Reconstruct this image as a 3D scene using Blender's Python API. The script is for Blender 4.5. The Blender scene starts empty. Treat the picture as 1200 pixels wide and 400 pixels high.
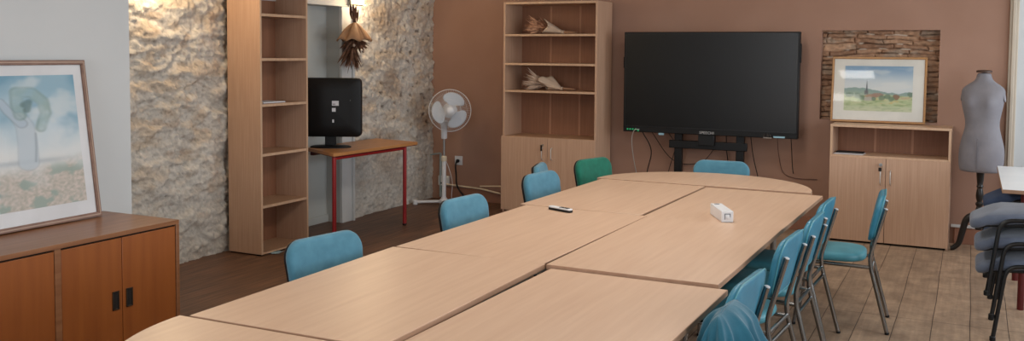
import bpy, bmesh, math, random
from mathutils import Vector, Matrix, noise
C = bpy.context.scene.collection
PI = math.pi
rnd = random.Random(7)

# ------------------------------------------------------------------ helpers
def lin(c):
    return tuple(((v/255)/12.92 if v/255 <= .04045 else ((v/255+.055)/1.055)**2.4) for v in c)

def mat(name, col, rough=.5, metal=0., col2=None, scale=(1, 1, 1), nscale=4., detail=4., bump=0., bscale=None,
        spec=.5, emit=None, estr=0., alpha=1., coat=0., contrast=(.35, .65), sheen=0.):
    m = bpy.data.materials.new(name); m.use_nodes = True
    nt = m.node_tree; b = nt.nodes['Principled BSDF']
    b.inputs['Roughness'].default_value = rough; b.inputs['Metallic'].default_value = metal
    b.inputs['Specular IOR Level'].default_value = spec
    b.inputs['Coat Weight'].default_value = coat
    b.inputs['Sheen Weight'].default_value = sheen
    b.inputs['Alpha'].default_value = alpha
    c1 = lin(col); c2 = lin(col2) if col2 else tuple(v*.9 for v in c1)
    tc = nt.nodes.new('ShaderNodeTexCoord'); mp = nt.nodes.new('ShaderNodeMapping'); mp.inputs['Scale'].default_value = scale
    n = nt.nodes.new('ShaderNodeTexNoise'); n.inputs['Scale'].default_value = nscale; n.inputs['Detail'].default_value = detail
    r = nt.nodes.new('ShaderNodeValToRGB')
    r.color_ramp.elements[0].position = contrast[0]; r.color_ramp.elements[0].color = (*c1, 1)
    r.color_ramp.elements[1].position = contrast[1]; r.color_ramp.elements[1].color = (*c2, 1)
    L = nt.links.new
    L(tc.outputs['Object'], mp.inputs['Vector']); L(mp.outputs['Vector'], n.inputs['Vector'])
    L(n.outputs['Fac'], r.inputs['Fac']); L(r.outputs['Color'], b.inputs['Base Color'])
    if bump:
        bn = nt.nodes.new('ShaderNodeTexNoise'); bn.inputs['Scale'].default_value = bscale or nscale; bn.inputs['Detail'].default_value = 6
        bp = nt.nodes.new('ShaderNodeBump'); bp.inputs['Strength'].default_value = bump; bp.inputs['Distance'].default_value = .01
        L(mp.outputs['Vector'], bn.inputs['Vector']); L(bn.outputs['Fac'], bp.inputs['Height']); L(bp.outputs['Normal'], b.inputs['Normal'])
    if emit:
        b.inputs['Emission Color'].default_value = (*lin(emit), 1); b.inputs['Emission Strength'].default_value = estr
    return m

def vmat(name, rough=.7, bump=0., bscale=60., coat=0., spec=.5, mul=None):
    """Principled material whose colour is the painted point colour of the mesh."""
    m = bpy.data.materials.new(name); m.use_nodes = True
    nt = m.node_tree; b = nt.nodes['Principled BSDF']
    b.inputs['Roughness'].default_value = rough; b.inputs['Coat Weight'].default_value = coat
    b.inputs['Coat Roughness'].default_value = .02
    b.inputs['Specular IOR Level'].default_value = spec
    a = nt.nodes.new('ShaderNodeAttribute'); a.attribute_name = 'Col'
    L = nt.links.new
    if mul:
        tc = nt.nodes.new('ShaderNodeTexCoord'); n = nt.nodes.new('ShaderNodeTexNoise'); n.inputs['Scale'].default_value = mul[0]; n.inputs['Detail'].default_value = 8
        mr = nt.nodes.new('ShaderNodeMapRange'); mr.inputs['From Min'].default_value = .3; mr.inputs['From Max'].default_value = .7
        mr.inputs['To Min'].default_value = mul[1]; mr.inputs['To Max'].default_value = mul[2]
        mx = nt.nodes.new('ShaderNodeVectorMath'); mx.operation = 'SCALE'
        L(tc.outputs['Object'], n.inputs['Vector']); L(n.outputs['Fac'], mr.inputs['Value'])
        L(a.outputs['Color'], mx.inputs[0]); L(mr.outputs['Result'], mx.inputs['Scale']); L(mx.outputs['Vector'], b.inputs['Base Color'])
    else:
        L(a.outputs['Color'], b.inputs['Base Color'])
    if bump:
        tc = nt.nodes.new('ShaderNodeTexCoord')
        bn = nt.nodes.new('ShaderNodeTexNoise'); bn.inputs['Scale'].default_value = bscale; bn.inputs['Detail'].default_value = 8
        bp = nt.nodes.new('ShaderNodeBump'); bp.inputs['Strength'].default_value = bump; bp.inputs['Distance'].default_value = .01
        L(tc.outputs['Object'], bn.inputs['Vector']); L(bn.outputs['Fac'], bp.inputs['Height']); L(bp.outputs['Normal'], b.inputs['Normal'])
    return m

def crom(pts, n=8):
    """Catmull-Rom through the points."""
    P = [Vector(p) for p in pts]; P = [P[0]*2-P[1]]+P+[P[-1]*2-P[-2]]; out = []
    for i in range(1, len(P)-2):
        a, b, c, d = P[i-1:i+3]
        for k in range(n):
            t = k/n
            out.append(.5*((2*b)+(c-a)*t+(2*a-5*b+4*c-d)*t*t+(3*b-a-3*c+d)*t**3))
    out.append(P[-2]); return out

def fillet(pts, r=.04, n=5):
    """Polyline with rounded corners."""
    P = [Vector(p) for p in pts]; out = [P[0]]
    for i in range(1, len(P)-1):
        a, b, c = P[i-1], P[i], P[i+1]
        u = (a-b); v = (c-b); rr = min(r, u.length*.45, v.length*.45)
        p0 = b+u.normalized()*rr; p1 = b+v.normalized()*rr
        for k in range(n+1):
            t = k/n; out.append(p0*(1-t)**2+b*2*t*(1-t)+p1*t*t)
    out.append(P[-1]); return out

class MB:
    def __init__(s): s.v = []; s.f = []; s.c = None
    def add(s, vs, fs):
        o = len(s.v); s.v += [tuple(v) for v in vs]; s.f += [tuple(i+o for i in f) for f in fs]; return s
    def box(s, x0, x1, y0, y1, z0, z1, M=None):
        vs = [Vector((x, y, z)) for z in (z0, z1) for y in (y0, y1) for x in (x0, x1)]
        if M: vs = [M @ v for v in vs]
        return s.add(vs, [(0, 2, 3, 1), (4, 5, 7, 6), (0, 1, 5, 4), (2, 6, 7, 3), (0, 4, 6, 2), (1, 3, 7, 5)])
    def tube(s, pts, r, seg=10, r2=None, flat=1.):
        P = [Vector(p) for p in pts]; n = len(P); ref = None; rings = []
        for i, p in enumerate(P):
            t = (P[min(i+1, n-1)]-P[max(i-1, 0)]).normalized()
            if ref is None:
                ref = t.orthogonal().normalized() if abs(t.z) > .9 else Vector((0, 0, 1)).cross(t).normalized()
            ref = (ref-t*ref.dot(t)).normalized(); bi = t.cross(ref)
            rr = r if r2 is None else r+(r2-r)*i/(n-1)
            if isinstance(r, (list, tuple)): rr = r[i]
            rings.append([p+ref*rr*math.cos(2*PI*k/seg)+bi*rr*flat*math.sin(2*PI*k/seg) for k in range(seg)])
        vs = [v for q in rings for v in q]
        fs = [(i*seg+k, i*seg+(k+1) % seg, (i+1)*seg+(k+1) % seg, (i+1)*seg+k) for i in range(n-1) for k in range(seg)]
        fs += [tuple(reversed(range(seg))), tuple((n-1)*seg+k for k in range(seg))]
        return s.add(vs, fs)
    def lathe(s, prof, c=(0, 0, 0), seg=24, sx=1., sy=1., M=None, cap=True):
        vs = []; c = Vector(c)
        for r, z in prof:
            for k in range(seg):
                v = Vector((r*sx*math.cos(2*PI*k/seg), r*sy*math.sin(2*PI*k/seg), z))
                vs.append((M @ v if M else v)+c)
        n = len(prof)
        fs = [(i*seg+k, i*seg+(k+1) % seg, (i+1)*seg+(k+1) % seg, (i+1)*seg+k) for i in range(n-1) for k in range(seg)]
        if cap: fs += [tuple(reversed(range(seg))), tuple((n-1)*seg+k for k in range(seg))]
        return s.add(vs, fs)
    def prism(s, poly, z0, z1, M=None):
        n = len(poly); vs = [Vector((x, y, z0)) for x, y in poly]+[Vector((x, y, z1)) for x, y in poly]
        if M: vs = [M @ v for v in vs]
        fs = [tuple(reversed(range(n))), tuple(range(n, 2*n))]+[(k, (k+1) % n, n+(k+1) % n, n+k) for k in range(n)]
        return s.add(vs, fs)
    def grid(s, fn, nu, nv, flip=False):
        vs = [fn(i/(nu-1), j/(nv-1)) for j in range(nv) for i in range(nu)]
        fs = [(j*nu+i, j*nu+i+1, (j+1)*nu+i+1, (j+1)*nu+i) for j in range(nv-1) for i in range(nu-1)]
        if flip: fs = [tuple(reversed(f)) for f in fs]
        return s.add(vs, fs)
    def loft(s, rings, cap=True):
        m = len(rings[0]); n = len(rings); vs = [v for r in rings for v in r]
        fs = [(i*m+k, i*m+(k+1) % m, (i+1)*m+(k+1) % m, (i+1)*m+k) for i in range(n-1) for k in range(m)]
        if cap: fs += [tuple(reversed(range(m))), tuple((n-1)*m+k for k in range(m))]
        return s.add(vs, fs)
    def pad(s, outline, t, fn, dome=.012, edge=None):
        """A stuffed cushion: outline in (u,v), thickness t, fn(u,v,w) places it; both faces are gently domed."""
        cu = sum(p[0] for p in outline)/len(outline); cv = sum(p[1] for p in outline)/len(outline)
        e = edge or t*.5
        mx = max(math.hypot(u-cu, v-cv) for u, v in outline)
        levels = []
        for k in range(7):
            a = -PI/2+PI*k/6
            levels.append((e*(1-math.cos(a)), t/2*math.sin(a)))
        def ring(ins, w):
            out = []
            for u, v in outline:
                d = math.hypot(u-cu, v-cv); q = max(d-ins, 0)/d
                out.append(fn(cu+(u-cu)*q, cv+(v-cv)*q, w))
            return out
        rings = []
        for q in (.08, .3, .55, .8):
            rings.append([fn(cu+(u-cu)*q*(1-e/mx), cv+(v-cv)*q*(1-e/mx), -t/2-dome*(1-q*q)) for u, v in outline])
        for ins, w in levels: rings.append(ring(ins, w))
        for q in (.8, .55, .3, .08):
            rings.append([fn(cu+(u-cu)*q*(1-e/mx), cv+(v-cv)*q*(1-e/mx), t/2+dome*(1-q*q)) for u, v in outline])
        return s.loft(rings)
    def build(s, name, m, parent=None, bevel=0., smooth=True, loc=None, colors=None, sub=0, ang=35):
        me = bpy.data.meshes.new(name); me.from_pydata(s.v, [], s.f); me.validate(); me.update()
        if m: me.materials.append(m)
        if smooth:
            me.shade_smooth(); me.set_sharp_from_angle(angle=math.radians(ang))
        if colors:
            a = me.color_attributes.new('Col', 'FLOAT_COLOR', 'POINT')
            a.data.foreach_set('color', [x for c in colors for x in (*c, 1.)])
        o = bpy.data.objects.new(name, me); C.objects.link(o)
        if parent: o.parent = parent
        if loc: o.location = loc
        if bevel:
            b = o.modifiers.new('soft_edges', 'BEVEL'); b.width = bevel; b.segments = 2; b.limit_method = 'ANGLE'
        if sub:
            b = o.modifiers.new('smooth', 'SUBSURF'); b.levels = sub; b.render_levels = sub
        return o

def weld(o):
    bm = bmesh.new(); bm.from_mesh(o.data); bmesh.ops.remove_doubles(bm, verts=bm.verts, dist=2e-4)
    bmesh.ops.dissolve_degenerate(bm, edges=bm.edges, dist=1e-5); bmesh.ops.recalc_face_normals(bm, faces=bm.faces)
    for f in bm.faces: f.smooth = True
    bm.to_mesh(o.data); bm.free(); return o

def rrect(w, h, r, n=6, wt=None):
    """Rounded rectangle outline centred on 0; wt = width at the top (v = +h/2)."""
    out = []; wt = w if wt is None else wt
    for cx, cy, a0 in ((1, 1, 0), (-1, 1, PI/2), (-1, -1, PI), (1, -1, 1.5*PI)):
        W = wt if cy > 0 else w
        rr = r[0] if (cy > 0 and isinstance(r, tuple)) else (r[1] if isinstance(r, tuple) else r)
        for k in range(n+1):
            a = a0+PI/2*k/n
            out.append((cx*(W/2-rr)+rr*math.cos(a), cy*(h/2-rr)+rr*math.sin(a)))
    return out

def B(x0, x1, y0, y1, z0, z1): return MB().box(x0, x1, y0, y1, z0, z1)
def tag(o, label, cat, group=None, kind=None):
    o['label'] = label; o['category'] = cat
    if group: o['group'] = group
    if kind: o['kind'] = kind
    return o
def thing(name, label, cat, loc=(0, 0, 0), rz=0., group=None):
    o = bpy.data.objects.new(name, None); C.objects.link(o); o.empty_display_size = .1
    o.location = loc; o.rotation_euler = (0, 0, math.radians(rz))
    return tag(o, label, cat, group)
def struct(name, mb, m, **k):
    o = mb.build(name, m, **k); o['kind'] = 'structure'; return o
def dup(root, loc, rz, label, group=None):
    r = root.copy(); C.objects.link(r); r.location = loc; r.rotation_euler = (0, 0, math.radians(rz)); r['label'] = label
    if group: r['group'] = group
    for ch in root.children:
        c = ch.copy(); C.objects.link(c); c.parent = r
        for g in ch.children:
            d = g.copy(); C.objects.link(d); d.parent = c
    return r
def RX(a): return Matrix.Rotation(math.radians(a), 4, 'X')
def RY(a): return Matrix.Rotation(math.radians(a), 4, 'Y')
def RZ(a): return Matrix.Rotation(math.radians(a), 4, 'Z')
def T(x, y, z): return Matrix.Translation((x, y, z))
def nz(*p): return noise.noise(Vector(p))
def fbm(p, o=4): return noise.fractal(Vector(p), 1., 2., o)
def mix(a, b, t): t = max(0, min(1, t)); return tuple(x+(y-x)*t for x, y in zip(a, b))
def sstep(a, b, x):
    t = max(0, min(1, (x-a)/(b-a))); return t*t*(3-2*t)

# ------------------------------------------------------------------ materials
beech_v = mat('beech_upright_grain', (196, 160, 134), .45, col2=(186, 149, 123), scale=(40, 40, 1.2), nscale=2.2, detail=3)
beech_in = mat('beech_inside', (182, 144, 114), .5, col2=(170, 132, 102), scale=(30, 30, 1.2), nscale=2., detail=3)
back_b = mat('brown_back_board', (146, 100, 74), .6, col2=(136, 92, 66), scale=(30, 30, 1.2), nscale=2., detail=3)
joint_b = mat('joint_strip_board', (174, 126, 98), .6)
beech_t = mat('beech_table', (210, 178, 152), .38, col2=(201, 167, 141), scale=(22, 1.1, 22), nscale=1.8, detail=4, contrast=(.3, .7))
beech_edge = mat('beech_edge', (172, 136, 110), .45, col2=(160, 124, 98), scale=(8, 1, 8), nscale=3)
beech_light = mat('pale_beech_edge', (206, 172, 142), .45, col2=(196, 160, 130), scale=(10, 10, 1), nscale=3)
teak = mat('teak_veneer', (158, 90, 38), .38, col2=(138, 74, 30), scale=(26, 14, 1.), nscale=1.4, detail=5, contrast=(.25, .75))
teak_top = mat('teak_top', (152, 104, 70), .33, col2=(126, 80, 50), scale=(22, 1.2, 22), nscale=1.6, detail=5, contrast=(.25, .75))
dark_gap = mat('dark_gap', (28, 20, 15), .8)
chrome = mat('chrome', (146, 145, 144), .18, 1.)
satin = mat('satin_nickel', (222, 220, 216), .38, .75)
steel = mat('brushed_steel', (170, 168, 165), .35, 1.)
teal_v = mat('teal_vinyl', (54, 129, 156), .42, col2=(48, 119, 146), nscale=9, bump=.04, bscale=220)
teal_seat = mat('teal_vinyl_seat', (78, 146, 160), .45, col2=(70, 136, 150), nscale=9, bump=.04, bscale=220)
blue_f = mat('blue_fabric', (78, 132, 153), .9, col2=(68, 120, 141), nscale=14, bump=.12, bscale=420, sheen=.2)
green_f = mat('green_fabric', (16, 112, 90), .9, col2=(11, 98, 78), nscale=14, bump=.12, bscale=420, sheen=.15)
black_p = mat('black_plastic', (15, 15, 16), .5, spec=.3)
black_m = mat('black_metal', (20, 20, 21), .4, .3)
grey_f = mat('blue_grey_fabric', (91, 99, 116), .9, col2=(79, 87, 104), nscale=10, bump=.12, bscale=300, sheen=.3)
navy_f = mat('navy_fabric', (54, 70, 98), .9, col2=(46, 60, 88), nscale=10, bump=.12, bscale=300)
white_p = mat('white_plastic', (222, 223, 226), .4)
white_l = mat('white_laminate', (236, 238, 240), .35, col2=(228, 231, 234), nscale=3)
red_m = mat('red_metal', (150, 30, 32), .4, .1)
red_d = mat('dark_red_metal', (92, 22, 21), .45, .1)
black_wood = mat('black_turned_wood', (26, 22, 20), .35)
grey_cloth = mat('grey_linen', (134, 131, 136), .95, col2=(124, 121, 127), nscale=7, bump=.2, bscale=260, sheen=.1)
dark_wood = mat('dark_wood', (70, 46, 34), .5)
paper_k = mat('kraft_paper', (206, 172, 132), .8, col2=(190, 154, 114), nscale=6)
paper_w = mat('pale_paper', (206, 184, 164), .85, col2=(190, 168, 148), nscale=6)
paper_white = mat('white_paper', (220, 220, 224), .8)
dry_brown = mat('dried_brown_flowers', (112, 78, 60), .9, col2=(72, 46, 36), nscale=20)
dry_tan = mat('dried_tan_flowers', (204, 158, 126), .9, col2=(138, 92, 68), nscale=20)
dry_pale = mat('dried_pale_flowers', (204, 180, 160), .9, col2=(176, 148, 128), nscale=20)
stem_m = mat('dried_stems', (168, 128, 100), .9)
teal_cloth = mat('teal_jacket_cloth', (30, 100, 122), .85, col2=(24, 90, 112), nscale=8, bump=.1, bscale=160, sheen=.3)
terra = mat('terracotta_paint', (163, 127, 108), .8, col2=(155, 119, 100), nscale=1.6, bump=.05, bscale=60)
terra_d = mat('terracotta_skirting', (150, 104, 82), .6, nscale=3)
white_w = mat('white_paint', (206, 208, 208), .8, col2=(200, 203, 204), nscale=1.3, bump=.04, bscale=50)
casing_w = mat('pale_grey_paint', (208, 208, 206), .55, col2=(200, 201, 200), nscale=2)
recess_w = mat('blue_grey_paint', (188, 190, 186), .7, col2=(182, 185, 182), nscale=1.5)
beige_t = mat('beige_trim_paint', (196, 182, 164), .6, nscale=2)
ceil_m = mat('ceiling_paint', (214, 208, 198), .85, nscale=2)

# floor: boards of old wood running along the room, all broken on common joints
def floor_mat():
    m = bpy.data.materials.new('old_floorboards'); m.use_nodes = True; nt = m.node_tree; b = nt.nodes['Principled BSDF']; L = nt.links.new
    N = nt.nodes.new
    tc = N('ShaderNodeTexCoord'); sp = N('ShaderNodeSeparateXYZ'); L(tc.outputs['Object'], sp.inputs['Vector'])
    cb = N('ShaderNodeCombineXYZ'); ay = N('ShaderNodeMath'); ay.operation = 'ADD'; ay.inputs[1].default_value = 20*2.3-6.46
    ax = N('ShaderNodeMath'); ax.operation = 'ADD'; ax.inputs[1].default_value = 40*.215+.39
    wob = N('ShaderNodeTexNoise'); wob.inputs['Scale'].default_value = 1.2; L(tc.outputs['Object'], wob.inputs['Vector'])
    wm = N('ShaderNodeMath'); wm.operation = 'MULTIPLY_ADD'; wm.inputs[1].default_value = .016; wm.inputs[2].default_value = -.008
    L(wob.outputs['Fac'], wm.inputs[0])
    ax2 = N('ShaderNodeMath'); ax2.operation = 'ADD'; L(sp.outputs['X'], ax.inputs[0]); L(ax.outputs[0], ax2.inputs[0]); L(wm.outputs[0], ax2.inputs[1])
    ay2 = N('ShaderNodeMath'); ay2.operation = 'ADD'; L(sp.outputs['Y'], ay.inputs[0]); L(ay.outputs[0], ay2.inputs[0]); L(wm.outputs[0], ay2.inputs[1])
    L(ay2.outputs[0], cb.inputs['X']); L(ax2.outputs[0], cb.inputs['Y'])
    br = N('ShaderNodeTexBrick'); br.offset = .0; br.squash = 1; br.inputs['Scale'].default_value = 1
    br.inputs['Brick Width'].default_value = 2.3; br.inputs['Row Height'].default_value = .215
    br.inputs['Mortar Size'].default_value = .003; br.inputs['Mortar Smooth'].default_value = .5; br.inputs['Bias'].default_value = 0
    br.inputs['Color1'].default_value = (0, 0, 0, 1); br.inputs['Color2'].default_value = (1, 1, 1, 1); br.inputs['Mortar'].default_value = (.5, .5, .5, 1)
    L(cb.outputs['Vector'], br.inputs['Vector'])
    # per-board tone + grain + stains
    mp = N('ShaderNodeMapping'); mp.inputs['Scale'].default_value = (16, .9, 1); L(tc.outputs['Object'], mp.inputs['Vector'])
    gr = N('ShaderNodeTexNoise'); gr.inputs['Scale'].default_value = 2.4; gr.inputs['Detail'].default_value = 7; L(mp.outputs['Vector'], gr.inputs['Vector'])
    st = N('ShaderNodeTexNoise'); st.inputs['Scale'].default_value = 4.2; st.inputs['Detail'].default_value = 10; st.inputs['Roughness'].default_value = .78; L(tc.outputs['Object'], st.inputs['Vector'])
    r1 = N('ShaderNodeValToRGB'); e = r1.color_ramp.elements
    e[0].position = .27; e[0].color = (*lin((128, 105, 86)), 1); e[1].position = .72; e[1].color = (*lin((200, 170, 142)), 1)
    L(st.outputs['Fac'], r1.inputs['Fac'])
    # daylight painted in: paler towards the window side, polished brown towards the stone wall
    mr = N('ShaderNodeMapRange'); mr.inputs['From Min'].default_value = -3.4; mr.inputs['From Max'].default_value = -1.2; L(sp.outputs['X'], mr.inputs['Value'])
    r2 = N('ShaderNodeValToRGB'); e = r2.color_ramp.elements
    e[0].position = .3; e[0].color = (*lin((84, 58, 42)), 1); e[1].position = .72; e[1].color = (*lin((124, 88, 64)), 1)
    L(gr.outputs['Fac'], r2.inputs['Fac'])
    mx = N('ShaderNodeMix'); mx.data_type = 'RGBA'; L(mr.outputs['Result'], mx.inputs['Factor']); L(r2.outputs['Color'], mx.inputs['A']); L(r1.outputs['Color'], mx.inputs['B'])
    hs = N('ShaderNodeHueSaturation'); tone = N('ShaderNodeMapRange'); tone.inputs['To Min'].default_value = .9; tone.inputs['To Max'].default_value = 1.07
    L(br.outputs['Color'], tone.inputs['Value']); L(tone.outputs['Result'], hs.inputs['Value']); L(mx.outputs['Result'], hs.inputs['Color'])
    g2 = N('ShaderNodeMapRange'); g2.inputs['From Min'].default_value = .3; g2.inputs['From Max'].default_value = .7; g2.inputs['To Min'].default_value = .82; g2.inputs['To Max'].default_value = 1.08
    L(gr.outputs['Fac'], g2.inputs['Value'])
    ms = N('ShaderNodeVectorMath'); ms.operation = 'SCALE'; L(hs.outputs['Color'], ms.inputs[0]); L(g2.outputs['Result'], ms.inputs['Scale'])
    seam = N('ShaderNodeMix'); seam.data_type = 'RGBA'; L(br.outputs['Fac'], seam.inputs['Factor']); L(ms.outputs['Vector'], seam.inputs['A']); seam.inputs['B'].default_value = (*lin((62, 46, 36)), 1)
    L(seam.outputs['Result'], b.inputs['Base Color'])
    b.inputs['Roughness'].default_value = .5
    bp = N('ShaderNodeBump'); bp.inputs['Strength'].default_value = .35; bp.inputs['Distance'].default_value = .004
    iv = N('ShaderNodeMath'); iv.operation = 'MULTIPLY_ADD'; iv.inputs[1].default_value = -1.5; L(br.outputs['Fac'], iv.inputs[0]); L(st.outputs['Fac'], iv.inputs[2])
    L(iv.outputs[0], bp.inputs['Height']); L(bp.outputs['Normal'], b.inputs['Normal'])
    return m

# ------------------------------------------------------------------ room
WY = 9.3           # back wall
WX = -5.56         # stone wall
XR = 2.6           # window wall
H = 2.95
struct('floor', B(-5.9, XR, -2.2, WY+.15, -.1, 0), floor_mat(), smooth=False)
struct('ceiling', B(-5.9, XR+.1, -2.2, WY+.15, H, H+.1), ceil_m, smooth=False)
# terracotta wall with a square niche
NX0, NX1, NZ0, NZ1 = -1.297, -.271, 1.085, 1.93
w = MB().box(-5.7, NX0, WY, WY+.15, 0, H).box(NX1, .28, WY, WY+.15, 0, H).box(NX0, NX1, WY, WY+.15, NZ1, H).box(NX0, NX1, WY, WY+.15, 0, NZ0)
struct('wall_back', w, terra, smooth=False)
NCOL = []
def nfn(u, v):
    x = NX0-.02+u*(NX1-NX0+.04); z = NZ0-.02+v*(NZ1-NZ0+.04)
    row = z/.050+.55*nz(x*1.6, z*5, 1)+.22*nz(x*7, z*16, 4); k = math.floor(row); fr = row-k
    off = .41*k+1.7*nz(k*3.3, .5, .2); L = .22+.16*abs(nz(k*1.7, 2.2, 3)); cx = (x+off)/L+.10*nz(x*10, z*12, 7); j = math.floor(cx); fx = cx-j
    h = noise.cell(Vector((j*1.31+.5, k*2.17+.5, 1)))
    d_row = min(fr, 1-fr)*.050; d_col = min(fx, 1-fx)*L
    d = min(d_row, d_col*1.5)
    e = sstep(.0, .012, d)
    gap = (1-sstep(.0015, .007, d))*sstep(-.15, .25, nz(x*6, z*14, 9))
    fleck = (1-sstep(.003, .012, d_row))*sstep(.22, .42, nz(x*11, z*22, 19))
    c = mix(lin((182, 146, 118)), lin((140, 106, 84)), .5+.5*h)
    c = mix(c, lin((160, 146, 130)), sstep(.0, .4, fbm((x*4, z*8, 13), 3))*.6)
    c = tuple(q*(1+.35*fbm((x*26, z*40, 3), 3)) for q in c)
    c = mix(c, lin((62, 44, 34)), gap*.9)
    c = mix(c, lin((222, 208, 192)), fleck*.7)
    NCOL.append(c)
    return (x, WY+.10-.022*e-.012*h*e-.010*fbm((x*14, z*24, 2), 3), z)
struct('wall_niche', MB().grid(nfn, 200, 170), vmat('rough_thin_stones', .9, bump=.5, bscale=60, spec=.2), colors=NCOL, ang=180)
struct('trim_1', B(.28, .352, WY-.03, WY+.15, 0, H).box(.30, .33, WY-.045, WY-.03, 0, H), beige_t, bevel=.006)
struct('wall_back_right', B(.352, XR, WY-.005, WY+.15, 0, H), white_w, smooth=False)
# window wall: two tall windows in a white wall
ww = MB(); ys = [(-2.2, .6), (2.6, 4.0), (6.0, 6.9), (8.9, WY+.15)]
for a, b_ in ys: ww.box(XR, XR+.3, a, b_, 0, H)
for a, b_ in ((.6, 2.6), (4.0, 6.0), (6.9, 8.9)): ww.box(XR, XR+.3, a, b_, 0, .85).box(XR, XR+.3, a, b_, 2.55, H)
struct('wall_right', ww, white_w, smooth=False)
glass = bpy.data.materials.new('window_glass'); glass.use_nodes = True
_b = glass.node_tree.nodes['Principled BSDF']; _b.inputs['Roughness'].default_value = 0; _b.inputs['Transmission Weight'].default_value = 1; _b.inputs['IOR'].default_value = 1.02
for i, (a, b_) in enumerate(((.6, 2.6), (4.0, 6.0), (6.9, 8.9))):
    f = MB(); m_ = (a+b_)/2
    for y0, y1, z0, z1 in ((a, a+.06, .85, 2.55), (b_-.06, b_, .85, 2.55), (m_-.05, m_+.05, .85, 2.55), (a, b_, .85, .92), (a, b_, 2.48, 2.55), (a, b_, 2.0, 2.04)):
        f.box(XR+.12, XR+.18, y0, y1, z0, z1)
    fo = struct('window_%d' % (i+1), f, casing_w, smooth=False)
    g = B(XR+.145, XR+.15, a+.06, b_-.06, .92, 2.48).build('pane', glass, fo, smooth=False)
# near wall behind the camera, with an opening for a window
nw = MB().box(-5.9, -3.6, -2.3, -2.2, 0, H).box(-.8, XR+.3, -2.3, -2.2, 0, H).box(-3.6, -.8, -2.3, -2.2, 0, .9).box(-3.6, -.8, -2.3, -2.2, 2.5, H)
struct('wall_front', nw, white_w, smooth=False)
f = MB()
for x0, x1, z0, z1 in ((-3.6, -3.53, .9, 2.5), (-.87, -.8, .9, 2.5), (-2.24, -2.16, .9, 2.5), (-3.6, -.8, .9, .97), (-3.6, -.8, 2.43, 2.5), (-3.6, -.8, 2.0, 2.05)):
    f.box(x0, x1, -2.28, -2.22, z0, z1)
struct('window_4', f, casing_w, smooth=False)

# thick white wall on the left, in front of the stone
struct('wall_left_front', B(-5.9, -4.55, -2.2, 4.03, 0, H), white_w, smooth=False)

# rubble stone wall
STONE_COL = []
def stone(mb, y0, y1, z0, z1, step=.0145):
    nu = int((y1-y0)/step)+1; nv = int((z1-z0)/step)+1
    cols = []
    def fn(u, v):
        y = y0+u*(y1-y0); z = z0+v*(z1-z0)
        t = 1.15*fbm((y*3.4+.4*nz(y*9, z*12, 3), z*7.6+.45*nz(y*8, z*11, 13), 3), 5)
        n = t*4.2+.5*z; fl = math.floor(n); fr = n-fl
        plate = (fl+sstep(.0, .22, fr))/4.2-.5*z/4.2            # flaking plates with broken edges
        flat = sstep(7.6, 8.3, y)                          # smoother render near the corner
        low = 1-sstep(.15, 1.0, z)
        bury = sstep(-.35, .5, nz(y*1.3, z*1.7, 5))
        k = min(1, .35*bury+.55*flat+.30*low)
        fine = .014*fbm((y*19, z*33, 1), 4)+.012*abs(fbm((y*38, z*66, 4), 3))
        h = .034+.056*plate*(1-.85*k)+1.25*fine*(1-.4*k)+.006*nz(y*3, z*5, 2)
        pit = sstep(.38, .55, nz(y*15, z*21, 11))*(.35+.65*flat)*(1-.4*low)
        h -= .016*pit
        tan = sstep(-.1, .45, fbm((y*4.2, z*7.5, 21), 3))
        c = mix(lin((206, 199, 189)), lin((204, 188, 169)), tan*(1-.45*low))
        c = mix(c, lin((176, 148, 122)), sstep(.25, .6, nz(y*7, z*13, 24))*(1-.5*flat)*.5)
        edge = (1-sstep(.0, .16, fr))*(1-k)
        c = mix(c, lin((116, 100, 86)), edge*.5)
        c = mix(c, lin((92, 76, 64)), pit*.75)
        c = mix(c, lin((156, 130, 106)), sstep(.1, .5, nz(y*1.6, z*2.2, 31))*flat*.55)
        c = mix(c, lin((190, 188, 182)), low*.45)
        cols.append(c)
        return (WX-.075+max(0, min(h, .073)), y, z)
    mb.grid(fn, nu, nv, flip=True)
    STONE_COL.extend(cols)
sw = MB()
stone(sw, 4.0, 6.24, 0, 2.5)
stone(sw, 7.60, WY+.02, 0, 2.5)
o = struct('wall_left', sw, vmat('rubble_stone', .92, bump=.9, bscale=42, mul=(34, .84, 1.12), spec=.2), colors=STONE_COL, ang=180)
struct('wall_left_upper', B(-5.9, WX-.03, 4.0, WY+.1, 2.5, H), white_w, smooth=False)
# blocked doorway: recessed panel, reveals, casing
struct('wall_recess', B(-5.9, -5.72, 6.2, 7.6, 0, 2.2), recess_w, smooth=False)
struct('baseboard_recess', B(-5.72, -5.70, 6.3, 7.47, 0, .075), recess_w, bevel=.004)
struct('trim_2', B(-5.74, -5.56, 7.47, 7.62, 0, 2.13).box(-5.74, -5.56, 6.2, 6.3, 0, 2.13).box(-5.74, -5.56, 6.2, 7.62, 2.13, 2.5), recess_w, smooth=False)
struct('door_1', B(-5.56, -5.525, 7.46, 7.655, 0, 2.13).box(-5.56, -5.53, 6.16, 6.30, 0, 2.13).box(-5.56, -5.525, 6.16, 7.655, 2.13, 2.34)
       .box(-5.525, -5.505, 7.62, 7.65, 0, 2.34), casing_w, bevel=.004)
# skirtings
struct('baseboard_back', B(-5.5, -1.2, WY-.02, WY, 0, .14).box(-.1, .28, WY-.02, WY, 0, .15), terra_d, bevel=.004)
struct('trim_3', B(-.13, .10, WY-.03, WY, .15, .175), casing_w, bevel=.003)

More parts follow.
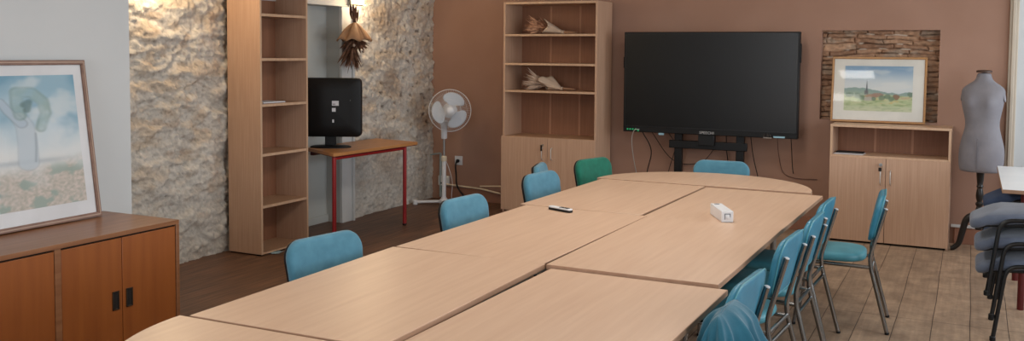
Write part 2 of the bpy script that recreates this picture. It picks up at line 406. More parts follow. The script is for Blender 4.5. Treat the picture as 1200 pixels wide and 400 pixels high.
# ------------------------------------------------------------------ conference tables
def table(label, c, size, rot, ztop, poly=None, lo=.12, hi=.12):
    t = thing('conference_table', label, 'table', (c[0], c[1], 0), rot, 'beech tables pushed together')
    a, b = size[0]/2, size[1]/2
    P = poly or [(-a, -b), (a, -b), (a, b), (-a, b)]
    MB().prism(P, ztop-.0245, ztop-.001).build('edge_band', beech_edge, t, bevel=.002)
    Q = [(x*(1-.0018/max(a, .1)), y*(1-.0018/max(b, .1))) for x, y in P]
    MB().prism(Q, ztop-.004, ztop).build('tabletop', beech_t, t, bevel=.0015)
    if poly is None:
        spots = [(-a+.3, -b+lo), (a-.3, -b+lo), (-a+.3, b-hi), (a-.3, b-hi)]
        fr = MB().box(-a+.05, a-.05, -b+.05, -b+.075, ztop-.065, ztop-.025).box(-a+.05, a-.05, b-.075, b-.05, ztop-.065, ztop-.025)
        fr.box(-a+.05, -a+.075, -b+.075, b-.075, ztop-.065, ztop-.025).box(a-.075, a-.05, -b+.075, b-.075, ztop-.065, ztop-.025)
    else:
        s = 1 if max(p[1] for p in poly) > .1 else -1
        spots = [(-a+.42, s*.08), (a-.42, s*.08), (0, s*.32)]
        fr = MB().box(-a+.1, a-.1, min(s*.07, s*.09), max(s*.07, s*.09), ztop-.065, ztop-.025)
        fr.box(-.012, .012, min(s*.09, s*(size[1]-.12)), max(s*.09, s*(size[1]-.12)), ztop-.065, ztop-.025)
    fr.build('under_frame', steel, t)
    for x, y in spots:
        l = MB().tube([(x, y, .012), (x, y, ztop-.03)], .02, 14).build('leg', steel, t)
        MB().lathe([(.018, 0), (.024, .004), (.024, .014), (.019, .02)], (x, y, 0), 14).build('glide', black_p, l)
    return t
def half(a, b, s): return [(a*math.cos(q), s*b*math.sin(q)) for q in [PI*k/48 for k in range(49)]][::s]
table('beech table meeting the near rounded end, row along the blue fabric chairs', (-2.098, 3.135), (.812, 1.345), .9, .74, hi=.05)
table('beech table set slightly lower, at the elbow of the chair with the jacket', (-1.277, 3.12), (.80, 1.365), -.4, .724, hi=.5)
table('middle beech table of the row along the blue fabric chairs', (-2.098, 4.53), (.795, 1.442), -.9, .74)
table('middle beech table of the row along the chrome chairs', (-1.302, 4.525), (.785, 1.43), -.35, .7385, hi=.41)
table('beech table carrying the small remote control', (-2.116, 5.945), (.80, 1.374), -1.1, .741, hi=.275)
table('beech table carrying the white box', (-1.300, 5.926), (.81, 1.374), -.8, .736, lo=.22)
table('half-round beech end table nearest the black screen', (-1.755, 6.637), (1.574, .735), -.6, .7465, half(.787, .735, 1))
table('half-round beech end table nearest the teak sideboard', (-1.715, 2.452), (1.63, .78), .5, .7385, half(.815, .78, -1))

# ------------------------------------------------------------------ chrome and teal chairs
def chrome_chair(label):
    t = thing('dining_chair', label, 'chair', group='teal chrome chairs along the table')
    # seat
    so = rrect(.40, .40, (.09, .13), 8, .42)          # u along width, v: +v = front
    def sf(u, v, w): return Vector((.015+v, u, .447+w-.012*sstep(.1, .22, v)))
    MB().pad(so, .055, sf, .012).build('seat', teal_seat, t, ang=180)
    # backrest, leaning back, hugging the sitter
    bo = rrect(.405, .285, (.09, .07), 8, .45)
    tilt = math.tan(math.radians(12.5))
    def bf(u, v, w): return Vector((-.237-tilt*(v+.02)+w+.15*u*u, u, .700+v-.2*w))
    bk = MB().pad(bo, .038, bf, .006, .016).build('backrest', teal_v, t, ang=180)
    pip = [bf(u*.985, v*.985, -.016) for u, v in bo]; pip.append(pip[0])
    MB().tube(pip, .0035, 6).build('piping', teal_seat, bk)
    for s in (-1, 1):
        up = fillet([(-.315, s*.205, .01), (-.212, s*.186, .40), (-.207, s*.183, .47), (-.288, s*.183, .765)], .06)
        l = MB().tube(up, .0125, 12).build('rear_leg', chrome, t)
        MB().lathe([(.0126, 0), (.0126, .004), (.009, .006), (.003, .007)], (-.288, s*.183, .762), 12, M=RY(-15)).build('end_cap', white_p, l)
        MB().lathe([(.011, 0), (.0135, .003), (.0135, .012), (.0125, .015)], (-.3155, s*.2055, 0), 12).build('rubber_foot', black_p, l)
        fl = fillet([(.23, s*.195, .01), (.175, s*.172, .405), (-.208, s*.183, .398)], .05)
        l = MB().tube(fl, .0115, 12).build('front_leg', chrome, t)
        MB().lathe([(.011, 0), (.0135, .003), (.0135, .012), (.0125, .015)], (.2305, s*.1955, 0), 12).build('rubber_foot', black_p, l)
    for x, z in ((-.212, .402), (-.222, .355)):
        MB().tube([(x, -.185, z), (x, .185, z)], .010, 10).build('cross_bar', chrome, t)
    MB().tube([(.165, -.172, .398), (.165, .172, .398)], .010, 10).build('cross_bar', chrome, t)
    return t
def put_by_caps(first, mx, my, ang, label):
    a = math.radians(ang); x = mx+.288*math.cos(a); y = my+.288*math.sin(a)
    if first is None:
        t = chrome_chair(label); t.location = (x, y, 0); t.rotation_euler = (0, 0, a); return t
    return dup(first, (x, y, 0), ang, label)
cc = put_by_caps(None, -.720, 3.585, 176.5, 'teal vinyl chair with chrome frame, the one with the jacket draped on it')
put_by_caps(cc, -.721, 4.526, 176.6, 'teal vinyl chrome chair at the table, next beyond the jacket-draped chair')
put_by_caps(cc, -.698, 5.120, 178.6, 'teal vinyl chrome chair at the table, second beyond the jacket-draped chair')
put_by_caps(cc, -.716, 5.71, 178., 'teal vinyl chrome chair tucked at the table corner nearest the low cabinet')
put_by_caps(cc, -.455, 6.22, 184., 'teal vinyl chrome chair pulled away from the table, before the low cabinet')

# ------------------------------------------------------------------ fabric chairs on the far side
def fabric_chair(label, fab, W=.455):
    t = thing('visitor_chair', label, 'chair')
    bo = rrect(W*.94, .335, (.085, .06), 8, W)
    tl = math.tan(math.radians(9))
    def bf(u, v, w): return Vector((-.23-tl*v+w+.22*u*u, u, .665+v))
    MB().pad(bo, .05, bf, .006, .02).build('backrest', fab, t, ang=180)
    bs = rrect(W*.94-.022, .315, (.08, .055), 8, W-.022)
    def bf2(u, v, w): return Vector((-.262-tl*v+w+.22*u*u, u, .665+v))
    MB().pad(bs, .022, bf2, .003, .008).build('back_shell', black_p, t, ang=180)
    so = rrect(W*.92, .45, (.07, .07), 6, W)
    MB().pad(so, .06, lambda u, v, w: Vector((.02+v, u, .455+w-.015*sstep(.1, .23, v))), .01).build('seat', fab, t, ang=180)
    for s in (-1, 1):
        MB().tube(fillet([(-.24, s*.235, .005), (-.2, s*.2, .42), (.0, s*.2, .42)], .06), .012, 10).build('leg', black_m, t)
        MB().tube(fillet([(.25, s*.235, .005), (.2, s*.2, .415), (-.2, s*.2, .42), (-.285, s*.12, .62)], .06), .012, 10).build('leg', black_m, t)
    return t
GB = 'blue fabric chairs on the bookcase side'
fc = fabric_chair('blue fabric chair nearest the tall narrow bookcase', blue_f); fc['group'] = GB
def put_fabric(t, bx, by, ang, label=None, grp=GB):
    a = math.radians(ang); loc = (bx+.245*math.cos(a), by+.245*math.sin(a), 0)
    if label: return dup(t, loc, ang, label, grp)
    t.location = loc; t.rotation_euler = (0, 0, a); return t
put_fabric(fc, -2.70, 3.50, -10)
put_fabric(fc, -2.70, 4.84, -6, 'blue fabric chair standing in front of the white fan')
put_fabric(fc, -2.77, 6.11, -7, 'blue fabric chair just before the green chair, with another blue back behind it')
put_fabric(fc, -2.98, 6.56, 16, 'blue fabric chair mostly hidden, its back corner peeking between two chairs', GB)
put_fabric(fc, -1.80, 7.52, -86, 'blue fabric chair at the rounded table end below the black screen', 'fabric chair at the table end')
gc = fabric_chair('green fabric chair near the rounded table end', green_f)
put_fabric(gc, -2.775, 7.15, -16)

# ------------------------------------------------------------------ jacket over the near chrome chair
def jacket():
    t = None
    A = Vector((-.765, 3.19, .80)); Bq = Vector((-.75, 3.39, .83))
    nu, nv = 96, 40; rs = random.Random(3)
    ph = [rs.uniform(0, 6.28) for _ in range(6)]
    def fn(u, v):
        a = 2*PI*u; ca, sa = math.cos(a), math.sin(a)
        c = A.lerp(Bq, .5+.5*sa)                        # stadium-shaped footprint
        s = v
        drop = .60*s**1.05
        q1 = 1-abs(math.sin(3.5*a+.9+1.1*s)); q2 = 1-abs(math.sin(6*a+2.1-1.6*s))
        fold = .105*q1**2.2+.05*q2**2.5-.035+.010*math.sin(15*a+ph[2]+s)
        rad = (.048*min(1, s*8)**.5 + .14*s)*(1+.15*ca) + fold*min(1, s*3.)*.75
        rad += .05*s*nz(ca*1.7+3, sa*1.7, s*2.5)*2
        rad += .05*sstep(.2, .9, s)*max(0, -sa)
        x = max(c.x+rad*ca*1.12, -.868+.006*nz(u*20, v*9, 1)); y = c.y+rad*sa*.78
        z = .797+.012*sa*(1-s)-drop+.012*nz(x*9, y*9, s*4)
        z += .10*s*max(0, math.sin(2*a+.6))
        return (x, y, z)
    o = weld(MB().grid(fn, nu, nv).build('jacket', teal_cloth, None, ang=180))
    s = o.modifiers.new('cloth', 'SOLIDIFY'); s.thickness = .006
    s = o.modifiers.new('smooth', 'SUBSURF'); s.levels = 1; s.render_levels = 1
    tag(o, 'teal cloth jacket draped in folds over a chair back', 'jacket')
jacket()

# ------------------------------------------------------------------ tall bookcase against the stone wall
def narrow_bookcase():
    t = thing('bookcase', 'tall narrow beech bookcase with open shelves against the stone wall', 'bookcase', (-5.545, 5.915, 0))
    D, W, Ht = .348, .606, 2.26; th = .02; z0 = .012
    B(0, D, 0, th, z0, Ht).build('side_panel', beech_v, t, bevel=.0015)
    B(0, D, W-th, W, z0, Ht).build('side_panel', beech_v, t, bevel=.0015)
    B(0, .008, th, W-th, z0, Ht).build('back_panel', back_b, t)
    B(.008, D, th, W-th, Ht-.022, Ht).build('top_panel', beech_in, t, bevel=.0015)
    for z in (.014, .404, .833, 1.243, 1.62, 1.985):
        s = B(.008, D-.006, th, W-th, z-.01 if z > .1 else z0, z+.012).build('shelf', beech_in, t, bevel=.0015)
        B(D-.006, D-.002, th, W-th, (z-.01 if z > .1 else z0), z+.012).build('edge_strip', beech_light, s)
    for y in (0, W-th): B(D, D+.002, y, y+th, z0, Ht).build('edge_strip', beech_light, t)
    for x, y in ((.03, .03), (D-.04, .03), (.03, W-.03), (D-.04, W-.03)):
        B(x-.02, x+.02, y-.02, y+.02, 0, z0).build('foot', black_p, t)
narrow_bookcase()
o = B(-.105, .105, -.14, .14, 0, .004).box(-.1, .1, -.135, .135, .004, .009).build('notebook', paper_white, None, loc=(-5.37, 6.17, 1.2555)); tag(o, 'thin white notebook lying on a shelf of the narrow bookcase', 'notebook')
o = MB().grid(lambda u, v: (-5.215+.07*u, 6.02+.11*v, .004+.008*abs(math.sin(u*5+v*3))), 8, 10).build('paper_wedge', mat('pale_blue_paper', (150, 176, 184), .8), None)
o.modifiers.new('s', 'SOLIDIFY').thickness = .003
tag(o, 'crumpled pale blue paper on the floor under the narrow bookcase', 'paper')

# ------------------------------------------------------------------ desk with monitor
def desk():
    zt = .805
    t = thing('desk', 'beech desk with red metal legs against the stone wall', 'desk', (-5.2, 7.2, 0))
    P = [(.25, -.64), (.30, .65), (-.27, .76), (-.27, -.35)]
    MB().prism(P, zt-.028, zt).build('desktop', mat('honey_beech', (190, 134, 82), .4, col2=(176, 120, 70), scale=(10, 1, 10), nscale=2), t, bevel=.002)
    MB().prism([(x*.985, y*.99) for x, y in P], zt-.034, zt-.028).build('red_edge', red_d, t)
    legs = [(.225, -.60), (.265, .47)]
    for x, y in legs:
        l = MB().tube([(x, y, .01), (x, y, zt-.03)], .019, 14).build('leg', red_m, t)
        MB().lathe([(.018, 0), (.022, .004), (.022, .014), (.019, .018)], (x, y, 0), 14).build('glide', black_p, l)
    a, b = legs
    MB().tube([(a[0], a[1], zt-.050), (b[0], b[1], zt-.050)], .013, 8).build('front_rail', red_m, t)
    B(-.272, -.235, -.30, .70, zt-.075, zt-.034).build('wall_batten', red_d, t)
desk()
def monitor():
    t = thing('computer_monitor', 'black computer monitor seen from behind with three white stickers, on the desk', 'monitor', (-5.30, 6.975, .805), 27)
    # local: the back faces -y
    MB().lathe([(.19, 0), (.19, .008), (.17, .016), (.05, .022)], (0, .02, 0), 32, 1, .62).build('stand_base', black_p, t)
    B(-.05, .05, .0, .035, .018, .18).build('stand_neck', black_p, t, bevel=.006)
    sh = MB(); o1 = rrect(.58, .545, .045, 6)
    def fn(s, y): return [Vector((u*s, y, .372+v*s)) for u, v in o1]
    sh.loft([fn(1, .035), fn(1., -.005), fn(.985, -.02), fn(.9, -.035), fn(.62, -.05)]).build('housing', black_p, t, ang=30)
    B(-.265, .265, .035, .037, .125, .63).build('screen', mat('dark_screen', (10, 10, 12), .2), t)
    for x0, z0, w, h in ((.025, .39, .062, .045), (.025, .335, .034, .034), (.028, .235, .015, .028)):
        s = B(x0, x0+w, -.0535, -.052, z0, z0+h).build('sticker', paper_white, t); s['label'] = 'white sticker'
        if w > .05:
            for k in range(2): B(x0+.006, x0+w*.5, -.0540, -.0535, z0+.008+k*.007, z0+.011+k*.007).build('print_line', dark_gap, s)
    for x, z in ((.1, .47), (.19, .44), (.02, .29), (-.15, .1)):
        MB().lathe([(.004, -.001), (.004, .003)], (x, -.045, z), 8, M=RX(90)).build('screw_hole', steel, t)
monitor()

# ------------------------------------------------------------------ wall lamps and the hanging bouquet
opal = mat('glowing_opal_glass', (255, 236, 200), .4, emit=(255, 222, 170), estr=14)
def sconce(x, y, z, label):
    t = thing('wall_lamp', label, 'lamp', (x, y, z), group='wall lamps on the stone wall')
    B(0, .02, -.05, .05, -.02, .2).build('back_plate', steel, t, bevel=.004)
    MB().lathe([(.05, 0), (.052, .05), (.052, .15), (.05, .2)], (.075, 0, 0), 24).build('glass_shade', opal, t)
    MB().lathe([(.004, -.014), (.06, -.012), (.064, -.004), (.06, 0)], (.075, 0, 0), 24).build('bottom_plate', steel, t)
    return t
sconce(-5.50, 7.60, 2.155, 'lit wall lamp on the stone wall above the hanging bouquet')
sconce(-5.54, 5.1, 2.26, 'lit wall lamp high on the stone wall beside the white wall')

def blades(mb, rs, c, n, axis, spread, l0, l1, w, twist=.6):
    """a brush of dry leaves and petals fanning out from c along axis"""
    ax = Vector(axis).normalized(); o1 = ax.orthogonal().normalized(); o2 = ax.cross(o1)
    for _ in range(n):
        a = rs.uniform(0, 2*PI); s = spread*math.sqrt(rs.random())
        d = (ax+o1*s*math.cos(a)+o2*s*math.sin(a)).normalized(); L = rs.uniform(l0, l1)
        side = d.orthogonal().normalized(); side.rotate(Matrix.Rotation(rs.uniform(0, 6.28), 3, d))
        up = d.cross(side); st = Vector(c)+d*rs.uniform(0, .35)*L+o1*rs.uniform(-.02, .02)+o2*rs.uniform(-.02, .02)
        ww = w*rs.uniform(.5, 1.2); cu = rs.uniform(-.3, .3)*L
        pts = []
        for k in range(4):
            q = k/3; cw = ww*(.35, 1., .8, .08)[k]
            m_ = st+d*L*q+up*cu*q*q
            pts += [m_-side*cw+up*.3*cw, m_+side*cw+up*.3*cw]
        mb.add(pts, [(2*k, 2*k+1, 2*k+3, 2*k+2) for k in range(3)])
    return mb
def hanging_bouquet():
    t = thing('dried_bouquet', 'dried brown bouquet in kraft paper hanging head down on the stone wall', 'bouquet', (-5.40, 7.50, 1.80))
    rs = random.Random(5)
    st = MB()
    for k in range(9):
        a = 2*PI*k/9; st.tube([(.02*math.cos(a), .02*math.sin(a), .10), (.008*math.cos(a*2), .008*math.sin(a), .19), (.03*math.cos(a+1), .03*math.sin(a+1), .27)], .004, 6)
    blades(st, rs, (0, 0, .15), 10, (0, -.1, 1), .35, .10, .17, .013)
    st.build('stems', dry_brown, t, smooth=False)
    def fn(u, v):
        a = 2*PI*u; r = .016+.175*v**.9
        ridge = abs(math.sin(2.5*a+.4)); r *= 1+.20*(ridge-.5)*v+.05*math.sin(9*a)*v
        return (r*.62*math.cos(a), r*math.sin(a), .165-.165*v**1.15+.035*(ridge-.5)*math.sin(PI*v)+.012*math.sin(7*a+1)*v)
    w_ = MB().grid(fn, 60, 10).build('paper_wrap', mat('brown_kraft_paper', (168, 128, 92), .75, col2=(140, 102, 72), nscale=9), t, ang=25); w_.modifiers.new('s', 'SOLIDIFY').thickness = .002
    fl = MB(); blades(fl, rs, (0, 0, .03), 170, (0, 0, -1), 1.5, .08, .15, .018)
    blades(fl, rs, (0, -.03, -.03), 110, (0, -.15, -1), .55, .13, .21, .012)
    fl.build('flowers', mat('dried_warm_brown', (136, 96, 72), .9, col2=(84, 58, 44), nscale=24), t, smooth=False)
    w2 = MB()
    for p in ((.05, -.075, -.045), (.02, .10, -.10), (.06, .03, -.03)):
        w2.lathe([(.002, -.016), (.012, -.008), (.013, .004), (.004, .012)], p, 8)
    w2.build('seed_heads', dry_pale, t)
    MB().tube([(.0, 0, .24), (-.02, .03, .33), (-.06, .06, .36)], .003, 6).build('string', stem_m, t)
    t.scale = (1., 1.12, 1.05)
hanging_bouquet()

# ------------------------------------------------------------------ sideboard and picture at the left
def sideboard():
    t = thing('sideboard', 'teak sideboard with doors and recessed pulls against the white wall', 'sideboard', (-3.93, 3.805, 0))
    # local: front is x = 0, right end y = 0, runs to -y
    L, D, Ht = 1.86, .60, .75
    B(-D, .0, -L, 0, Ht-.024, Ht).build('top', teak_top, t, bevel=.002)
    B(-D, .0, -.022, 0, .1, Ht-.024).build('end_panel', teak_top, t, bevel=.002)
    B(-D, .0, -L, -L+.022, .1, Ht-.024).build('end_panel', teak_top, t, bevel=.002)
    B(-D, -.002, -L+.022, -.022, .1, .122).build('bottom', teak, t)
    B(-D, -D+.01, -L+.022, -.022, .122, Ht-.024).build('back_panel', teak, t)
    B(-D+.01, -.02, -L+.022, -.022, Ht-.034, Ht-.030).build('shadow_gap', dark_gap, t)
    B(-D+.02, -.004, -.785, -.750, .122, Ht-.024).build('divider', teak_top, t)
    def door(y0, y1, hy, label=None):
        d = B(-.024, -.005, y0, y1, .126, Ht-.034).build('door', teak, t, bevel=.002)
        if hy is not None:
            f = MB(); z0, z1 = .345, .443; a, b = hy-.021, hy+.021
            f.box(-.005, .0, a, a+.006, z0, z1).box(-.005, .0, b-.006, b, z0, z1).box(-.005, 0, a, b, z0, z0+.006).box(-.005, 0, a, b, z1-.006, z1)
            h = f.build('pull_frame', mat('bronze_pull', (70, 58, 46), .4, .6), d, bevel=.001)
            B(-.0052, -.0042, a+.006, b-.006, z0+.006, z1-.006).build('pull_recess', dark_gap, d)
    door(-.386, -.026, -.345); door(-.748, -.390, -.432); door(-1.30, -.788, None); door(-1.835, -1.304, None)
    for x in (-.08, -.52):
        for y in (-.12, -L+.12):
            MB().tube([(x, y, 0), (x, y, .1)], .014, 12, .02).build('leg', teak_top, t)
sideboard()

def painted(name, w, h, nu, nv, paint, m, parent, M):
    cols = []; mb = MB()
    def fn(u, v):
        cols.append(lin(paint(u, v))); return M @ Vector(((u-.5)*w, 0, v*h))
    mb.grid(fn, nu, nv)
    return mb.build(name, m, parent, colors=cols)

def frame_picture(name, label, cat, loc, rz, lean, W, Hh, fw, mat_w, fm, paint, nu, nv, matcol, mm=None, ior=1.45):
    """A framed picture standing on its lower edge and leaning back; local -y is the viewer's side."""
    t = thing(name, label, cat, loc, rz); M = RX(lean)
    f = MB(); dp = .022
    for x0, x1, z0, z1 in ((-W/2, W/2, 0, fw), (-W/2, W/2, Hh-fw, Hh), (-W/2, -W/2+fw, fw, Hh-fw), (W/2-fw, W/2, fw, Hh-fw)):
        f.box(x0, x1, -dp, 0, z0, z1, M)
    f.build('frame', fm, t, bevel=.003)
    f = MB(); q = fw*.35
    for x0, x1, z0, z1 in ((-W/2+q, W/2-q, q, q*1.7), (-W/2+q, W/2-q, Hh-q*1.7, Hh-q), (-W/2+q, -W/2+q*1.7, q, Hh-q), (W/2-q*1.7, W/2-q, q, Hh-q)):
        f.box(x0, x1, -dp-.003, -dp, z0, z1, M)
    f.build('frame_bead', mm or fm, t)
    MB().box(-W/2+fw*.5, W/2-fw*.5, -.010, -.004, fw*.5, Hh-fw*.5, M).build('mount', matcol, t)
    l, r, b, tp = mat_w
    pw, ph = W-2*fw-l-r, Hh-2*fw-b-tp
    P = painted('print', pw, ph, nu, nv, paint, vmat(name+'_watercolour', .6), t, M @ T((l-r)/2, -.0112, fw+b))
    gl = bpy.data.materials.new(name+'_glazing'); gl.use_nodes = True; nt = gl.node_tree
    for n in list(nt.nodes): nt.nodes.remove(n)
    out = nt.nodes.new('ShaderNodeOutputMaterial'); mx = nt.nodes.new('ShaderNodeMixShader'); tr = nt.nodes.new('ShaderNodeBsdfTransparent'); g = nt.nodes.new('ShaderNodeBsdfGlossy')
    fr = nt.nodes.new('ShaderNodeFresnel'); fr.inputs['IOR'].default_value = ior; g.inputs['Roughness'].default_value = .03
    nt.links.new(fr.outputs[0], mx.inputs[0]); nt.links.new(tr.outputs[0], mx.inputs[1]); nt.links.new(g.outputs[0], mx.inputs[2]); nt.links.new(mx.outputs[0], out.inputs[0])
    MB().add([M @ Vector(p) for p in ((-W/2+fw*.8, -.016, fw*.8), (W/2-fw*.8, -.016, fw*.8), (W/2-fw*.8, -.016, Hh-fw*.8), (-W/2+fw*.8, -.016, Hh-fw*.8))], [(0, 1, 2, 3)]).build('glazing', gl, t)
    return t
def seg_d(px, py, pts):
    """distance to a polyline and the position along it"""
    best = (9, 0); n = len(pts)-1
    for i in range(n):
        ax, ay = pts[i][:2]; bx, by = pts[i+1][:2]; dx, dy = bx-ax, by-ay
        t = max(0, min(1, ((px-ax)*dx+(py-ay)*dy)/(dx*dx+dy*dy+1e-9))); d = math.hypot(px-ax-dx*t, py-ay-dy*t)
        if d < best[0]: best = (d, (i+t)/n)
    return best
def dance_paint(u, v):
    # pale sky, a slim pale figure with a raised limb under a green arching veil, blossom below (u right, v up)
    x, y = u, v
    c = mix((222, 222, 220), (206, 216, 222), fbm((x*2, y*2, 1), 3)+.5)
    sky = sstep(.45, 1., y+.22*fbm((x*3, y*3, 4), 4)+.12*(x-.5))
    c = mix(c, (138, 174, 192), sky*.85)
    c = mix(c, (104, 150, 176), sstep(.62, .95, y+.3*(x-.6)+.25*fbm((x*4, y*4, 14), 4))*sstep(.1, .4, nz(x*3, y*3, 8)+.35)*.7)
    cl = sstep(.0, .4, fbm((x*3.3, y*3.3, 9), 4))
    c = mix(c, (222, 222, 220), cl*.55)
    blossom = sstep(.36, .12, y-.14*(x-.5)+.09*fbm((x*6, y*6, 2), 3)) if y < .45 else 0
    k = .5+.9*fbm((x*46, y*46, 5), 3)
    bc = mix((206, 190, 180), (168, 162, 148), k); bc = mix(bc, (146, 160, 150), sstep(.15, .5, fbm((x*9, y*9, 6), 4)))
    bc = mix(bc, (70, 120, 128), sstep(.62, .4, x)*sstep(-.1, .3, fbm((x*5, y*5, 16), 4))*.8)
    c = mix(c, bc, blossom*.85)
    ground = math.exp(-((y-.35)/.02)**2)*sstep(.9, .3, abs(x-.62)*2.2); c = mix(c, (168, 176, 182), ground*.6)
    # figure
    d, s = seg_d(x, y, [(.685, .345), (.69, .5), (.685, .62), (.66, .68)])
    wd = .058-.012*s
    c = mix(c, (190, 200, 208), (1-sstep(wd*.8, wd*1.1, d))*.8)
    c = mix(c, (140, 150, 160), (1-sstep(.0, .010, abs(d-wd)))*.2)
    d, s = seg_d(x, y, [(.725, .35), (.735, .45), (.74, .56)]); c = mix(c, (138, 150, 160), (1-sstep(0, .012, d))*.5)
    d, s = seg_d(x, y, [(.67, .64), (.60, .74), (.565, .81), (.52, .835)]); wd = .03-.012*s
    c = mix(c, (178, 192, 204), (1-sstep(wd*.75, wd*1.1, d))*.85)
    c = mix(c, (130, 142, 152), (1-sstep(.0, .010, abs(d-wd)))*.35)
    d, s = seg_d(x, y, [(.665, .70), (.655, .79), (.66, .875), (.74, .87), (.80, .80), (.81, .71), (.775, .60)]); wd = .042-.018*abs(s-.4)
    c = mix(c, (152, 174, 170), (1-sstep(wd*.5, wd*1.2, d))*(.55+.5*fbm((x*9, y*9, 44), 3)))
    c = mix(c, (122, 144, 140), (1-sstep(.0, .016, abs(d-wd*.85)))*(.35+.4*fbm((x*7, y*7, 4), 2)))
    d, s = seg_d(x, y, [(.69, .78), (.72, .80), (.705, .74)]); c = mix(c, (92, 116, 112), (1-sstep(.01, .03, d))*.6)
    return c
def village_paint(u, v):
    x, y = u, v
    sky = sstep(.45, 1., y); c = mix((216, 220, 220), (136, 168, 194), sky*sky)
    c = mix(c, (226, 226, 222), sstep(.05, .5, fbm((x*2, y*5, 3), 3))*.5)
    hill = .46+.06*math.sin(x*5+.7)+.03*fbm((x*6, 0, 1), 3)
    if y < hill: c = mix((150, 172, 168), (172, 188, 170), (hill-y)/.15)
    f = .33+.05*fbm((x*4, 0, 7), 3)
    if y < f+.02:
        c = mix((188, 200, 158), (206, 208, 172), .5+fbm((x*5, y*14, 2), 3)); c = mix(c, (150, 170, 120), sstep(.0, .4, fbm((x*9, y*24, 5), 3))*.6)
        if y < .12: c = mix(c, (206, 208, 186), .5)
    if .17 < y < .30 and .4 < x < .85: c = mix(c, (212, 192, 132), sstep(.05, .4, fbm((x*8, y*16, 12), 3))*.7)
    c = tuple(min(250, q*1.07) for q in c)
    # roofs, bushes and the church spire
    def blob(cx, cy, rx, ry, col, c, k=.85):
        d = math.hypot((x-cx)/rx, (y-cy)/ry)+.25*fbm((x*20, y*20, cx*9), 2); return mix(c, col, k*(1-sstep(.75, 1.05, d)))
    c = blob(.40, .33, .11, .05, (196, 160, 138), c); c = blob(.50, .36, .10, .05, (186, 150, 132), c)
    c = blob(.36, .27, .09, .05, (206, 200, 192), c); c = blob(.77, .32, .055, .06, (160, 122, 98), c); c = blob(.90, .30, .09, .03, (214, 196, 160), c)
    for cx, cy, rx in ((.08, .35, .07), (.2, .33, .06), (.26, .29, .05), (.44, .27, .035), (.56, .30, .06), (.64, .33, .05), (.70, .28, .05), (.98, .38, .06)):
        c = blob(cx, cy, rx, .06, (122, 146, 124), c, .7)
    if .40 < y < .66:
        wd = .012 if y < .48 else .010*(.66-y)/.18+.0015
        if abs(x-.335) < wd+.004: c = mix(c, (104, 112, 122), 1-sstep(wd*.6, wd+.004, abs(x-.335)))
    if .37 < y <= .46: c = mix(c, (132, 130, 130), (1-sstep(.02, .035, abs(x-.33)))*.8)
    return c
oak = mat('light_oak_frame', (176, 126, 72), .4, col2=(160, 112, 62), scale=(8, 8, 8), nscale=3)
oakb = mat('oak_bead', (196, 150, 98), .4)
walnut = mat('grey_walnut_frame', (140, 108, 92), .45, col2=(122, 92, 78), scale=(6, 6, 6), nscale=3)
walb = mat('walnut_bead', (176, 148, 130), .45)
mount = mat('cream_mount', (246, 243, 235), .8)
mount2 = mat('white_mount', (224, 224, 226), .8)
# picture on the sideboard: stands along +y on its lower edge and leans back on the white wall (local x -> world y, viewer's side = +x)
frame_picture('framed_painting', 'large framed watercolour of a pale figure leaning on the white wall above the sideboard', 'picture',
              (-4.385, 3.065, .752), 91.5, -7.6, 1.215, .885, .026, (.05, .055, .075, .055), walnut, dance_paint, 220, 165, mount2, walb, 1.08)
frame_picture('framed_landscape', 'framed watercolour of a village landscape standing on the low cabinet', 'picture',
              (-.778, 9.225, 1.072), 0, -7.2, .822, .612, .02, (.096, .096, .088, .065), oak, village_paint, 150, 100, mount, oakb)

# ------------------------------------------------------------------ cabinets on the back wall
def handle(mb, x, z0, z1, y=0.):
    mb.tube(fillet([(x, y, z0), (x, y-.028, z0+.012), (x, y-.032, (z0+z1)/2), (x, y-.028, z1-.012), (x, y, z1)], .03), .005, 8); return mb
def wide_bookcase():
    t = thing('bookcase', 'tall wide beech bookcase with open shelves above two doors, beside the screen', 'bookcase', (-4.452, 8.83, 0), -.6)
    W, D, Ht, th = 1.062, .41, 2.225, .022; zs = .795
    B(0, th, 0, D, .0, Ht).build('side_panel', beech_v, t, bevel=.0015)
    B(W-th, W, 0, D, .0, Ht).build('side_panel', beech_v, t, bevel=.0015)
    B(th, W-th, D-.01, D, .05, Ht).build('back_panel', back_b, t)
    for x in (.36, .70): B(x, x+.02, D-.0125, D-.01, zs, Ht-.03).build('joint_strip', joint_b, t)
    B(th, W-th, 0, D-.01, Ht-.024, Ht).build('top_panel', beech_light, t, bevel=.0015)
    for z in (1.868, 1.565, 1.28): 
        s = B(th, W-th, .004, D-.01, z, z+.022).build('shelf', beech_in, t, bevel=.0015)
        B(th, W-th, .0, .004, z, z+.022).build('edge_strip', beech_light, s)
    B(th, W-th, -.001, D-.01, zs, zs+.022).build('middle_shelf', beech_in, t, bevel=.0015)
    B(th, W-th, .02, D-.01, .05, .07).build('bottom_panel', beech_in, t)
    B(th, W-th, .03, .045, 0, .05).build('plinth', beech_in, t)
    for x0, x1, hx in ((-.008, W/2-.0015, W/2-.052), (W/2+.0015, W+.0, W/2+.052)):
        d = B(x0, x1, -.02, -.002, .03, zs+.018).build('door', beech_v, t, bevel=.0015)
        handle(MB(), hx, .585, .715, -.02).build('handle', satin, d)
        if hx < W/2:
            MB().lathe([(.011, 0), (.011, .006)], (hx-.002, -.020, .738), 12, M=RX(90)).build('lock', steel, d)
    return t
wide_bookcase()
k = thing('key_bunch', 'small keys hanging from the lock of the wide bookcase', 'keys', (-3.975, 8.80, .735))
MB().tube([(0, 0, 0), (0, -.03, 0)], .003, 6).build('key', steel, k); B(-.009, .009, -.034, -.028, -.055, .006).build('key_fob', black_p, k, bevel=.002)

